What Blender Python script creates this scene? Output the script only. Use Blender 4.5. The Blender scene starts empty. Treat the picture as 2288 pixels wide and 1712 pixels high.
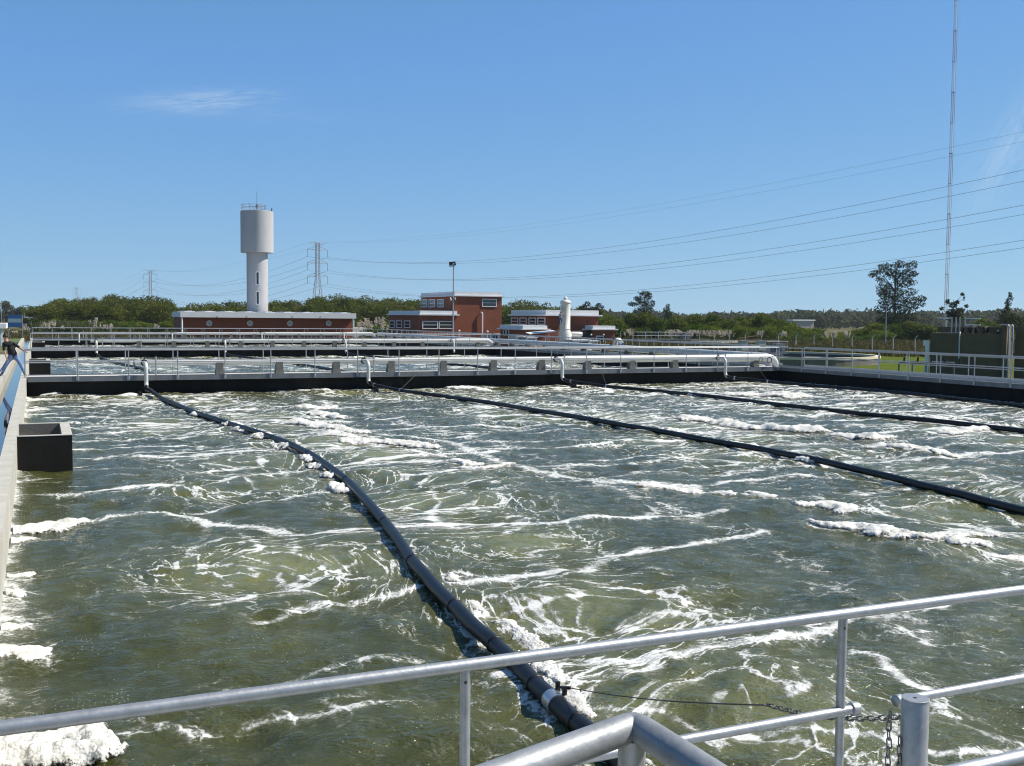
import bpy, math, random
import numpy as np
from mathutils import Vector, Matrix

# ------------------------------------------------------------------ camera, sky, sun, exposure
scene = bpy.context.scene
COL = scene.collection
EYE = Vector((0.0, 0.0, 2.333))
YAW, PITCH, ROLL, FPX = math.radians(24.185), math.radians(3.508), math.radians(0.506), 2364.2
fw = Vector((math.sin(YAW)*math.cos(PITCH), math.cos(YAW)*math.cos(PITCH), -math.sin(PITCH)))
rt0 = Vector((math.cos(YAW), -math.sin(YAW), 0)); up0 = rt0.cross(fw)
rt = rt0*math.cos(ROLL) + up0*math.sin(ROLL); up = -rt0*math.sin(ROLL) + up0*math.cos(ROLL)
cd = bpy.data.cameras.new('camera'); cam = bpy.data.objects.new('camera', cd); COL.objects.link(cam)
cam.matrix_world = Matrix(((rt.x, up.x, -fw.x, EYE.x), (rt.y, up.y, -fw.y, EYE.y), (rt.z, up.z, -fw.z, EYE.z), (0, 0, 0, 1)))
cd.sensor_width = 36.0; cd.lens = FPX/2288*36; cd.clip_start = 0.05; cd.clip_end = 20000
scene.camera = cam

SUN_HEAD, SUN_EL = math.radians(104), math.radians(47)
SUN_DIR = Vector((math.sin(SUN_HEAD)*math.cos(SUN_EL), math.cos(SUN_HEAD)*math.cos(SUN_EL), math.sin(SUN_EL)))
world = bpy.data.worlds.new('World'); scene.world = world; world.use_nodes = True
wn, wl = world.node_tree.nodes, world.node_tree.links
wn.clear()
wo = wn.new('ShaderNodeOutputWorld'); bg = wn.new('ShaderNodeBackground'); sky = wn.new('ShaderNodeTexSky')
sky.sky_type = 'NISHITA'; sky.sun_disc = False; sky.sun_elevation = SUN_EL; sky.sun_rotation = SUN_HEAD
sky.altitude = 3000; sky.air_density = 1.0; sky.dust_density = 0.0; sky.ozone_density = 1.0
bg.inputs['Strength'].default_value = 0.071
tc = wn.new('ShaderNodeTexCoord')
def wnode(t, **kw):
    n = wn.new(t)
    for k, v in kw.items(): setattr(n, k, v)
    return n
def wmath(op, a, b=None):
    n = wnode('ShaderNodeMath', operation=op)
    for i, v in enumerate((a, b)):
        if v is None: continue
        if isinstance(v, (int, float)): n.inputs[i].default_value = v
        else: wl.new(v, n.inputs[i])
    return n.outputs[0]
# film response of the sky: one tone curve per channel over the whole dome
sp = wnode('ShaderNodeSeparateColor'); cb = wnode('ShaderNodeCombineColor'); wl.new(sky.outputs['Color'], sp.inputs['Color'])
for ch, amp, g, t_ in (('Red', 4.50, 0.67, 0.109), ('Green', 6.55, 0.50, 0.231), ('Blue', 8.35, 0.20, 0.462)):
    raw = wmath('MULTIPLY', sp.outputs[ch], 0.105)
    low = wmath('MINIMUM', wmath('DIVIDE', raw, t_), 1.0)          # natural darkening towards the zenith
    wl.new(wmath('MULTIPLY', wmath('MULTIPLY', wmath('POWER', wmath('MAXIMUM', raw, t_), g), amp), low), cb.inputs[ch])
# faint cirrus wisps
def wisp(px, py, wu, wv, tilt, amount, seed):
    D = (fw + rt*((px-1144)/FPX) - up*((py-856)/FPX)).normalized(); U = rt*math.cos(tilt)+up*math.sin(tilt); U = (U-D*U.dot(D)).normalized(); V = D.cross(U)
    def dot(v, sc):
        n = wnode('ShaderNodeVectorMath', operation='DOT_PRODUCT'); wl.new(tc.outputs['Generated'], n.inputs[0]); n.inputs[1].default_value = tuple(v); return wmath('MULTIPLY', n.outputs['Value'], sc)
    u, v = dot(U, 1/wu), dot(V, 1/wv); front = wmath('GREATER_THAN', dot(D, 1.0), 0.5)
    e = wmath('POWER', 2.718, wmath('MULTIPLY', wmath('ADD', wmath('MULTIPLY', u, u), wmath('MULTIPLY', v, v)), -1.0))
    cv = wnode('ShaderNodeCombineXYZ'); wl.new(wmath('MULTIPLY', u, 1.1), cv.inputs[0]); wl.new(wmath('MULTIPLY', v, 1.6), cv.inputs[1]); cv.inputs[2].default_value = seed
    nz = wnode('ShaderNodeTexNoise'); nz.inputs['Scale'].default_value = 1.5; nz.inputs['Detail'].default_value = 6; nz.inputs['Roughness'].default_value = 0.6; nz.inputs['Distortion'].default_value = 0.9; wl.new(cv.outputs[0], nz.inputs['Vector'])
    r = wnode('ShaderNodeMapRange'); r.inputs['From Min'].default_value = 0.36; r.inputs['From Max'].default_value = 0.74; wl.new(nz.outputs['Fac'], r.inputs['Value'])
    return wmath('MULTIPLY', wmath('MULTIPLY', wmath('MULTIPLY', e, r.outputs['Result']), front), amount)
tot = wmath('ADD', wmath('ADD', wisp(455, 226, .055, .0085, .05, .62, 1.0), wisp(2262, 320, .05, .016, 1.05, .42, 4.0)), wisp(640, 262, .05, .006, 0.0, .12, 7.0))
mx = wnode('ShaderNodeMix', data_type='RGBA'); mx.inputs['B'].default_value = (6.6, 7.8, 8.8, 1)
wl.new(tot, mx.inputs['Factor']); wl.new(cb.outputs[0], mx.inputs['A'])
wl.new(mx.outputs['Result'], bg.inputs['Color']); wl.new(bg.outputs['Background'], wo.inputs['Surface'])

sd = bpy.data.lights.new('sun', 'SUN'); sd.energy = 4.7; sd.angle = math.radians(0.53); sd.color = (1.0, 0.93, 0.81)
sun = bpy.data.objects.new('sun', sd); COL.objects.link(sun); sun.rotation_euler = SUN_DIR.to_track_quat('Z', 'Y').to_euler(); sun.location = (200, 0, 200)

vs = scene.view_settings
scene.display_settings.display_device = 'sRGB'; vs.view_transform = 'Standard'; vs.look = 'None'; vs.exposure = 0.5; vs.gamma = 1.0; vs.use_curve_mapping = False
cy = scene.cycles
cy.use_adaptive_sampling = True; cy.adaptive_threshold = 0.02; cy.use_denoising = True; cy.denoiser = 'OPENIMAGEDENOISE'
cy.max_bounces = 4; cy.diffuse_bounces = 2; cy.glossy_bounces = 2; cy.transmission_bounces = 2; cy.volume_bounces = 0; cy.transparent_max_bounces = 4
cy.filter_width = 1.1
cy.sample_clamp_indirect = 4; cy.caustics_reflective = False; cy.caustics_refractive = False

# ------------------------------------------------------------------ measuring helpers (photo pixel -> point in the place)
def ray(px, py):
    return fw + rt*((px-1144)/FPX) - up*((py-856)/FPX)
def onZ(px, py, z):
    d = ray(px, py); return EYE + d*((z-EYE.z)/d.z)
def onY(px, py, y):
    d = ray(px, py); return EYE + d*(y/d.y)
def onX(px, py, x):
    d = ray(px, py); return EYE + d*(x/d.x)
def far(px, depth, z=-1.6, py=715):
    d = ray(px, py); p = EYE + d*depth; return Vector((p.x, p.y, z))
def zat(px, py, p):
    """height of picture row py above the spot p"""
    d = ray(px, py); h = math.hypot(p.x, p.y)/math.hypot(d.x, d.y); return EYE.z + d.z*h

GZ = -1.6          # surrounding ground
WZ = -0.686        # water in the basins
rnd = random.Random(7)

# ------------------------------------------------------------------ mesh helpers
class MB:
    def __init__(s): s.v, s.f, s.m = [], [], []
    def quad(s, a, b, c, d, mi=0):
        n = len(s.v); s.v += [tuple(a), tuple(b), tuple(c), tuple(d)]; s.f.append((n, n+1, n+2, n+3)); s.m.append(mi); return s
    def box(s, x0, x1, y0, y1, z0, z1, mi=0):
        n = len(s.v)
        s.v += [(x0,y0,z0),(x1,y0,z0),(x1,y1,z0),(x0,y1,z0),(x0,y0,z1),(x1,y0,z1),(x1,y1,z1),(x0,y1,z1)]
        for q in ((0,3,2,1),(4,5,6,7),(0,1,5,4),(1,2,6,5),(2,3,7,6),(3,0,4,7)):
            s.f.append(tuple(n+i for i in q)); s.m.append(mi)
        return s
    def tube(s, path, r, seg=10, caps=True, mi=0):
        """sweep a round section of radius r (number or list) along a path"""
        P = [Vector(p) for p in path]; R = r if isinstance(r, (list, tuple)) else [r]*len(P)
        n0 = len(s.v); ref = None
        for i, p in enumerate(P):
            t = (P[min(i+1, len(P)-1)] - P[max(i-1, 0)]).normalized()
            if ref is None:
                ref = Vector((0, 0, 1)) if abs(t.z) < 0.9 else Vector((1, 0, 0))
            a = (ref - t*ref.dot(t))
            if a.length < 1e-5: a = t.orthogonal()
            a.normalize(); b = t.cross(a); ref = a
            for k in range(seg):
                w = 2*math.pi*k/seg; s.v.append(tuple(p + (a*math.cos(w) + b*math.sin(w))*R[i]))
        for i in range(len(P)-1):
            for k in range(seg):
                k2 = (k+1) % seg; o = n0 + i*seg
                s.f.append((o+k, o+k2, o+seg+k2, o+seg+k)); s.m.append(mi)
        if caps:
            s.f.append(tuple(n0+k for k in reversed(range(seg)))); s.m.append(mi)
            o = n0 + (len(P)-1)*seg; s.f.append(tuple(o+k for k in range(seg))); s.m.append(mi)
        return s
    def bar(s, a, b, w, mi=0): return s.tube([a, b], w, 4, True, mi)
    def lathe(s, prof, c=(0,0,0), seg=24, mi=0):
        """prof: list of (radius, z)"""
        n0 = len(s.v)
        for r, z in prof:
            for k in range(seg):
                w = 2*math.pi*k/seg; s.v.append((c[0]+r*math.cos(w), c[1]+r*math.sin(w), c[2]+z))
        for i in range(len(prof)-1):
            for k in range(seg):
                k2 = (k+1) % seg; o = n0+i*seg
                s.f.append((o+k, o+k2, o+seg+k2, o+seg+k)); s.m.append(mi)
        s.f.append(tuple(n0+k for k in reversed(range(seg)))); s.m.append(mi)
        o = n0+(len(prof)-1)*seg; s.f.append(tuple(o+k for k in range(seg))); s.m.append(mi)
        return s
    def mesh(s, name, mats, off=(0,0,0), smooth=False):
        me = bpy.data.meshes.new(name)
        me.from_pydata([(a-off[0], b-off[1], c-off[2]) for a, b, c in s.v], [], s.f)
        for m in (mats if isinstance(mats, (list, tuple)) else [mats]): me.materials.append(m)
        if any(s.m): me.polygons.foreach_set('material_index', s.m)
        if smooth:
            me.polygons.foreach_set('use_smooth', [len(f) == 4 for f in s.f])
        me.update()
        if smooth: me.set_sharp_from_angle(angle=math.radians(60))
        return me

def wpos(o):
    p = Vector((0, 0, 0))
    while o is not None: p += o.location; o = o.parent
    return p
def link(name, me, parent=None, loc=(0, 0, 0)):
    o = bpy.data.objects.new(name, me); COL.objects.link(o); o.parent = parent; o.location = loc; return o
def thing(name, label, cat, loc=(0, 0, 0), group=None):
    o = link(name, None, None, loc); o.empty_display_size = 0.2; tag(o, label, cat, group); return o
def tag(o, label, cat, group=None):
    o['label'] = label; o['category'] = cat
    if group: o['group'] = group
    return o
def part(name, mb, m, parent, smooth=False, label=None):
    """mesh given in place coordinates, stored relative to its thing"""
    off = wpos(parent); o = link(name, mb.mesh(name, m, off, smooth), parent)
    if label: o['label'] = label
    return o
def solo(name, mb, m, label, cat, base, group=None, smooth=False):
    o = link(name, mb.mesh(name, m, base, smooth), None, base); return tag(o, label, cat, group)
def setting(name, mb, m, smooth=False):
    o = link(name, mb.mesh(name, m, (0, 0, 0), smooth)); o['kind'] = 'structure'; return o
def copy_tree(o, parent=None):
    c = o.copy(); COL.objects.link(c); c.parent = parent
    for ch in list(o.children): copy_tree(ch, c)
    return c
def np_mesh(name, V, Q, mats, smooth=True):
    me = bpy.data.meshes.new(name); V = np.asarray(V, np.float32); Q = np.asarray(Q, np.int32); k = Q.shape[1]
    me.vertices.add(len(V)); me.vertices.foreach_set('co', V.ravel())
    me.loops.add(Q.size); me.loops.foreach_set('vertex_index', Q.ravel())
    me.polygons.add(len(Q)); me.polygons.foreach_set('loop_start', np.arange(0, Q.size, k, dtype=np.int32)); me.polygons.foreach_set('loop_total', np.full(len(Q), k, np.int32))
    if smooth: me.polygons.foreach_set('use_smooth', np.ones(len(Q), bool))
    for m in (mats if isinstance(mats, (list, tuple)) else [mats]): me.materials.append(m)
    me.update(calc_edges=True); return me

# value noise on numpy arrays
def _h(ix, iy, seed):
    n = (ix.astype(np.int64)*374761393 + iy.astype(np.int64)*668265263 + seed*974711) & 0x7fffffff
    n = ((n ^ (n >> 13))*1274126177) & 0x7fffffff
    return ((n ^ (n >> 16)) & 0xffff)/65535.0
def vnoise(x, y, seed=0):
    ix, iy = np.floor(x), np.floor(y); fx, fy = x-ix, y-iy
    ux, uy = fx*fx*fx*(fx*(fx*6-15)+10), fy*fy*fy*(fy*(fy*6-15)+10)
    a = _h(ix, iy, seed); b = _h(ix+1, iy, seed); c = _h(ix, iy+1, seed); d = _h(ix+1, iy+1, seed)
    return (a*(1-ux)+b*ux)*(1-uy) + (c*(1-ux)+d*ux)*uy
def fbm(x, y, o=4, seed=0):
    s, a, t = 0, 1.0, 0
    for i in range(o):
        s = s + a*vnoise(x*2**i + 17.3*i, y*2**i - 9.1*i, seed+i); t += a; a *= 0.5
    return s/t
def worley(x, y, seed=0):
    ix, iy = np.floor(x), np.floor(y); best = np.full(x.shape, 9.0)
    for dx in (-1, 0, 1):
        for dy in (-1, 0, 1):
            cx, cy = ix+dx, iy+dy; px = cx+_h(cx, cy, seed); py = cy+_h(cx, cy, seed+77)
            best = np.minimum(best, (x-px)**2+(y-py)**2)
    return np.sqrt(best)

# ------------------------------------------------------------------ materials
def new_mat(name):
    m = bpy.data.materials.new(name); m.use_nodes = True; nt = m.node_tree; b = nt.nodes['Principled BSDF']; return m, nt.nodes, nt.links, b
def M(name, col, rough=0.6, metal=0.0, var=0.12, vs=3.0, bump=0.0, bs=40.0, spec=0.5, dirt=None, ds=1.0, damt=0.5, stretch=(1, 1, 1)):
    m, n, l, b = new_mat(name)
    b.inputs['Roughness'].default_value = rough; b.inputs['Metallic'].default_value = metal; b.inputs['Specular IOR Level'].default_value = spec
    tc = n.new('ShaderNodeTexCoord'); mp = n.new('ShaderNodeMapping'); mp.inputs['Scale'].default_value = stretch; l.new(tc.outputs['Object'], mp.inputs['Vector'])
    nz = n.new('ShaderNodeTexNoise'); nz.inputs['Scale'].default_value = vs; nz.inputs['Detail'].default_value = 5; nz.inputs['Roughness'].default_value = 0.65
    l.new(mp.outputs['Vector'], nz.inputs['Vector'])
    mr = n.new('ShaderNodeMapRange'); mr.inputs['From Min'].default_value = 0.25; mr.inputs['From Max'].default_value = 0.75
    l.new(nz.outputs['Fac'], mr.inputs['Value'])
    mx = n.new('ShaderNodeMix'); mx.data_type = 'RGBA'
    mx.inputs['A'].default_value = tuple(c*(1-var) for c in col) + (1,); mx.inputs['B'].default_value = tuple(min(1, c*(1+var)) for c in col) + (1,)
    l.new(mr.outputs['Result'], mx.inputs['Factor']); out = mx.outputs['Result']
    if dirt:
        n2 = n.new('ShaderNodeTexNoise'); n2.inputs['Scale'].default_value = ds; n2.inputs['Detail'].default_value = 7; n2.inputs['Roughness'].default_value = 0.7
        l.new(mp.outputs['Vector'], n2.inputs['Vector'])
        r2 = n.new('ShaderNodeMapRange'); r2.inputs['From Min'].default_value = 0.5; r2.inputs['From Max'].default_value = 0.72; r2.inputs['To Max'].default_value = damt
        l.new(n2.outputs['Fac'], r2.inputs['Value'])
        m2 = n.new('ShaderNodeMix'); m2.data_type = 'RGBA'; m2.inputs['B'].default_value = tuple(dirt)+(1,)
        l.new(r2.outputs['Result'], m2.inputs['Factor']); l.new(out, m2.inputs['A']); out = m2.outputs['Result']
    l.new(out, b.inputs['Base Color'])
    if bump:
        bn = n.new('ShaderNodeTexNoise'); bn.inputs['Scale'].default_value = bs; bn.inputs['Detail'].default_value = 4; l.new(tc.outputs['Object'], bn.inputs['Vector'])
        bp = n.new('ShaderNodeBump'); bp.inputs['Strength'].default_value = bump; bp.inputs['Distance'].default_value = 0.02; l.new(bn.outputs['Fac'], bp.inputs['Height']); l.new(bp.outputs['Normal'], b.inputs['Normal'])
    return m
GALV = M('galvanised_steel', (0.38, 0.40, 0.42), 0.48, 0.65, 0.16, 22, 0.08, 60, dirt=(0.24, 0.25, 0.27), ds=9, damt=0.55)
GALVW = M('weathered_galvanised', (0.30, 0.315, 0.33), 0.55, 0.45, 0.22, 14, 0.1, 50, dirt=(0.15, 0.16, 0.175), ds=5, damt=0.65)
GALVP = M('galvanised_rail', (0.36, 0.38, 0.40), 0.5, 0.5, 0.14, 6)
STEEL = M('grey_steel', (0.17, 0.18, 0.19), 0.55, 0.3, 0.25, 2.5, dirt=(0.12, 0.12, 0.12), ds=1.2, damt=0.6)
SADDLE = M('concrete_saddle', (0.13, 0.13, 0.12), 0.85, 0, 0.25, 6)
AIRPIPE = M('white_air_pipe', (0.60, 0.60, 0.57), 0.38, 0.0, 0.08, 2, dirt=(0.42, 0.41, 0.38), ds=3, damt=0.35)
BLACKHDPE = M('black_polyethylene', (0.008, 0.009, 0.012), 0.42, 0, 0.25, 8, 0.05, 30, spec=0.35, dirt=(0.026, 0.024, 0.021), ds=5, damt=0.5)
CONC = M('pale_concrete', (0.45, 0.435, 0.38), 0.88, 0, 0.16, 2.5, 0.25, 35, dirt=(0.28, 0.27, 0.23), ds=1.6, damt=0.5)
CONCW = M('walkway_concrete', (0.55, 0.55, 0.52), 0.85, 0, 0.12, 2, dirt=(0.35, 0.35, 0.32), ds=0.8, damt=0.5)
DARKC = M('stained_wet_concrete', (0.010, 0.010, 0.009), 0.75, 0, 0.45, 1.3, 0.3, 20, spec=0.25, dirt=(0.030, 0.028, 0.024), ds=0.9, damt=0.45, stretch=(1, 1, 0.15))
BRICK = M('red_brick', (0.235, 0.066, 0.028), 0.85, 0, 0.18, 5, 0.2, 30, dirt=(0.12, 0.040, 0.022), ds=0.5, damt=0.6)
WHITEP = M('white_plaster', (0.72, 0.72, 0.72), 0.7, 0, 0.06, 0.8, dirt=(0.5, 0.5, 0.5), ds=0.5, damt=0.35)
WHITEF = M('white_frame', (0.75, 0.75, 0.76), 0.5)
PANE = M('window_glass', (0.015, 0.018, 0.022), 0.08, 0, 0.2, 3, spec=0.8)
PORT = M('pale_porthole', (0.38, 0.44, 0.47), 0.4)
DARK = M('dark_opening', (0.015, 0.015, 0.016), 0.8)
BLACKM = M('black_metal', (0.02, 0.02, 0.022), 0.45, 0.3)
RUSTW = M('wire_steel', (0.10, 0.095, 0.09), 0.55, 0.6)
PYLON = M('pylon_steel', (0.30, 0.31, 0.33), 0.6, 0.4)
# ------------------------------------------------------------------ ground and sheets of the setting
def ground_mat():
    m, n, l, b = new_mat('meadow_ground')
    b.inputs['Roughness'].default_value = 0.95; b.inputs['Specular IOR Level'].default_value = 0.1
    tc = n.new('ShaderNodeTexCoord')
    def noise(s, d=5, r=0.6):
        z = n.new('ShaderNodeTexNoise'); z.inputs['Scale'].default_value = s; z.inputs['Detail'].default_value = d; z.inputs['Roughness'].default_value = r; l.new(tc.outputs['Object'], z.inputs['Vector']); return z.outputs['Fac']
    def ramp(f, st):
        r = n.new('ShaderNodeValToRGB'); e = r.color_ramp.elements
        e[0].position, e[0].color = st[0][0], st[0][1]+(1,); e[1].position, e[1].color = st[-1][0], st[-1][1]+(1,)
        for p, c in st[1:-1]:
            q = e.new(p); q.color = c+(1,)
        l.new(f, r.inputs['Fac']); return r.outputs['Color']
    big = ramp(noise(0.028), [(0.35, (0.070, 0.085, 0.022)), (0.47, (0.115, 0.105, 0.042)), (0.55, (0.150, 0.115, 0.060)), (0.68, (0.075, 0.095, 0.024))])
    fine = ramp(noise(0.9, 6, 0.75), [(0.3, (0.045, 0.055, 0.018)), (0.5, (0.105, 0.10, 0.045)), (0.72, (0.20, 0.17, 0.09))])
    mx = n.new('ShaderNodeMix'); mx.data_type = 'RGBA'; mx.inputs['Factor'].default_value = 0.45
    l.new(big, mx.inputs['A']); l.new(fine, mx.inputs['B']); l.new(mx.outputs['Result'], b.inputs['Base Color'])
    return m
mb = MB()
S = 9000
mb.quad((-S, -S, GZ), (S, -S, GZ), (S, S, GZ), (-S, S, GZ))
setting('ground', mb, ground_mat())
LAWN = M('mown_lawn', (0.075, 0.105, 0.008), 0.95, 0, 0.3, 0.5, 0.3, 12, spec=0.05, dirt=(0.12, 0.12, 0.014), ds=0.12, damt=0.6)
mb = MB(); z = GZ+0.006
mb.quad((36.2, 8, z), (118, 8, z), (112, 96, z), (36.2, 118, z)); setting('lawn', mb, LAWN)
mb = MB(); z = GZ+0.012
mb.quad((36.3, 60, z), (40, 60, z), (40, 150, z), (36.3, 150, z)); mb.quad((-1.6, 117, z), (75, 117, z), (75, 121, z), (-1.6, 121, z))
setting('service_road', mb, M('road_concrete', (0.33, 0.32, 0.29), 0.9, 0, 0.15, 0.6))
# concrete apron and kerb on the bank left of the channel
mb = MB(); mb.box(-9, -1.36, 8, 73, GZ-0.1, -0.20); setting('path', mb, CONC)
mb = MB(); mb.box(-9, -1.36, 73.0, 73.6, GZ-0.1, -0.05); setting('kerb', mb, M('kerb_brown', (0.24, 0.19, 0.14), 0.9))
mb = MB(); mb.box(-40, -1.6, 73.6, 130, GZ-0.1, -0.42); setting('grass_bank', mb, M('bank_grass', (0.085, 0.115, 0.028), 0.95, 0, 0.3, 0.8, 0.3, 10, dirt=(0.16, 0.13, 0.06), ds=0.2, damt=0.7))

# ------------------------------------------------------------------ hoses: where the floating air laterals lie
def catmull(P, n):
    P = [Vector(p) for p in P]; out = []
    Q = [P[0]*2-P[1]] + P + [P[-1]*2-P[-2]]
    for i in range(1, len(Q)-2):
        for k in range(n):
            t = k/n; a, b, c, d = Q[i-1], Q[i], Q[i+1], Q[i+2]
            out.append(0.5*((2*b) + (c-a)*t + (2*a-5*b+4*c-d)*t*t + (3*b-a-3*c+d)*t**3))
    out.append(P[-1]); return out
HOSE = [
 [(3.76, 42.15), (3.86, 41.0), (4.4, 32.65), (5.06, 26.8), (5.29, 23.2), (5.08, 18.9), (4.52, 14.5), (4.07, 11.8), (3.80, 9.56), (3.70, 8.28), (3.58, 7.12), (3.52, 6.2), (3.45, 4.6)],
 [(12.49, 42.15), (12.9, 40.6), (14.1, 35.9), (14.76, 27.8), (14.99, 21.6), (15.04, 17.9), (14.57, 14.4), (14.07, 11.7), (13.0, 7.0), (12.5, 4.6)],
 [(21.47, 42.15), (22.1, 40.5), (23.55, 36.0), (23.8, 28.3), (24.5, 20.6), (23.5, 12), (21.5, 4.6)],
 [(30.29, 42.15), (31.1, 41.0), (32.3, 37.0), (32.6, 32.5), (31.9, 26.4), (31, 15), (30.3, 4.6)]]
HP = [catmull([(x, y, 0) for x, y in h], 10) for h in HOSE]
def hose_x(k, y):
    pts = HP[k]; ys = np.array([p.y for p in pts])[::-1]; xs = np.array([p.x for p in pts])[::-1]; return np.interp(y, ys, xs)

# explicit foam seams seen in the photograph (picture points laid down on the water plane)
def lay(pts): return [(p.x, p.y) for p in (onZ(x*1.0344, y*1.0344, WZ) for x, y in pts)]
SEAMS = [(lay(p), w, s) for p, w, s in [
 ([(130,1070),(300,1052),(400,1050),(560,1025),(720,1005),(900,985),(1080,975)], .11, .95),
 ([(160,1125),(350,1110),(480,1130),(640,1150),(830,1140),(1000,1130),(1200,1130),(1560,1105)], .12, .9),
 ([(980,1260),(1200,1240),(1340,1200),(1500,1180),(1650,1145)], .13, 1.0),
 ([(990,1235),(1100,1250),(1250,1222),(1400,1185)], .08, .8),
 ([(1080,1470),(1300,1440),(1540,1400),(1720,1370),(1900,1320),(2212,1270)], .13, 1.05),
 ([(1160,1500),(1330,1470),(1420,1440)], .10, .9),
 ([(200,990),(400,975),(560,970)], .10, .8),
 ([(510,1150),(560,1190),(640,1200),(700,1225),(640,1260),(560,1290),(470,1315)], .07, .85),
 ([(640,1200),(620,1160),(700,1150),(820,1150)], .06, .8),
 ([(760,1215),(700,1250),(620,1280)], .06, .85),
 ([(560,1345),(680,1310),(780,1290),(920,1265)], .07, .85),
 ([(400,1105),(560,1085),(740,1060)], .10, .9),
 ([(1010,1340),(1150,1310),(1300,1285),(1450,1290),(1560,1330),(1650,1350)], .06, .8),
 ([(1280,1260),(1420,1275),(1560,1310)], .05, .7),
 ([(1150,1400),(1260,1385),(1370,1370),(1540,1345),(1700,1350),(1860,1330)], .06, .7),
 ([(1500,1600),(1700,1590),(1880,1598),(2060,1640),(2212,1625)], .07, .9),
 ([(2020,1500),(2060,1560),(2140,1600),(2212,1615)], .05, .8),
 ([(1830,1400),(1900,1420),(1960,1470),(2020,1500)], .08, .85),
 ([(1210,1560),(1300,1530),(1420,1540),(1530,1580)], .05, .7),
 ([(1540,1400),(1640,1430),(1720,1440),(1740,1480),(1700,1510)], .05, .7),
 ([(930,1060),(950,1090),(930,1120),(1000,1140)], .06, .8),
 ([(860,1120),(1000,1100),(1150,1120)], .06, .7),
 ([(480,1480),(600,1470),(760,1440),(900,1430)], .07, .6),
 ([(540,1560),(700,1550),(860,1525)], .08, .7),
 ([(230,1590),(330,1570),(440,1580)], .10, .55),
 ([(1400,1060),(1560,1040),(1720,1030),(1900,1040)], .12, .8),
 ([(1200,1010),(1360,1000),(1560,985),(1720,975)], .12, .8),
 ([(1900,1000),(2040,985),(2212,975)], .14, .8),
 ([(2060,1130),(2140,1150),(2212,1165)], .16, .8),
 ([(1420,1190),(1560,1170),(1680,1150)], .08, .6),
 ([(820,935),(980,955),(1080,1000),(1180,1020),(1300,1040),(1500,1050)], .22, .75),
]]
def z4(pts): return [(p.x, p.y) for p in (onZ(400+x/3.16, 860+y/3.16, WZ) for x, y in pts)]
def z6(pts): return [(p.x, p.y) for p in (onZ(1400+x/2.491, 820+y/2.491, WZ) for x, y in pts)]
def z3(pts): return [(p.x, p.y) for p in (onZ(x/2.704, 1100+y/2.704, WZ) for x, y in pts)]
def z1(pts): return [(p.x, p.y) for p in (onZ(x/5.171, 640+y/5.171, WZ) for x, y in pts)]
def z5(pts): return [(p.x, p.y) for p in (onZ(1000+x/3.16, 1150+y/3.16, WZ) for x, y in pts)]
gA = ('white foam raft between the first and second hoses', 'foam rafts between first and second hose')
gB = ('white foam raft along or beyond the second hose', 'foam rafts beyond the second hose')
gC = ('white foam patch against the channel wall', 'foam patches along the channel wall')
gD = ('small foam lump lodged against the first hose', 'foam lumps on the first hose')
gE = ('ragged foam strip beside the first hose', 'foam strips beside the first hose')
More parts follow.
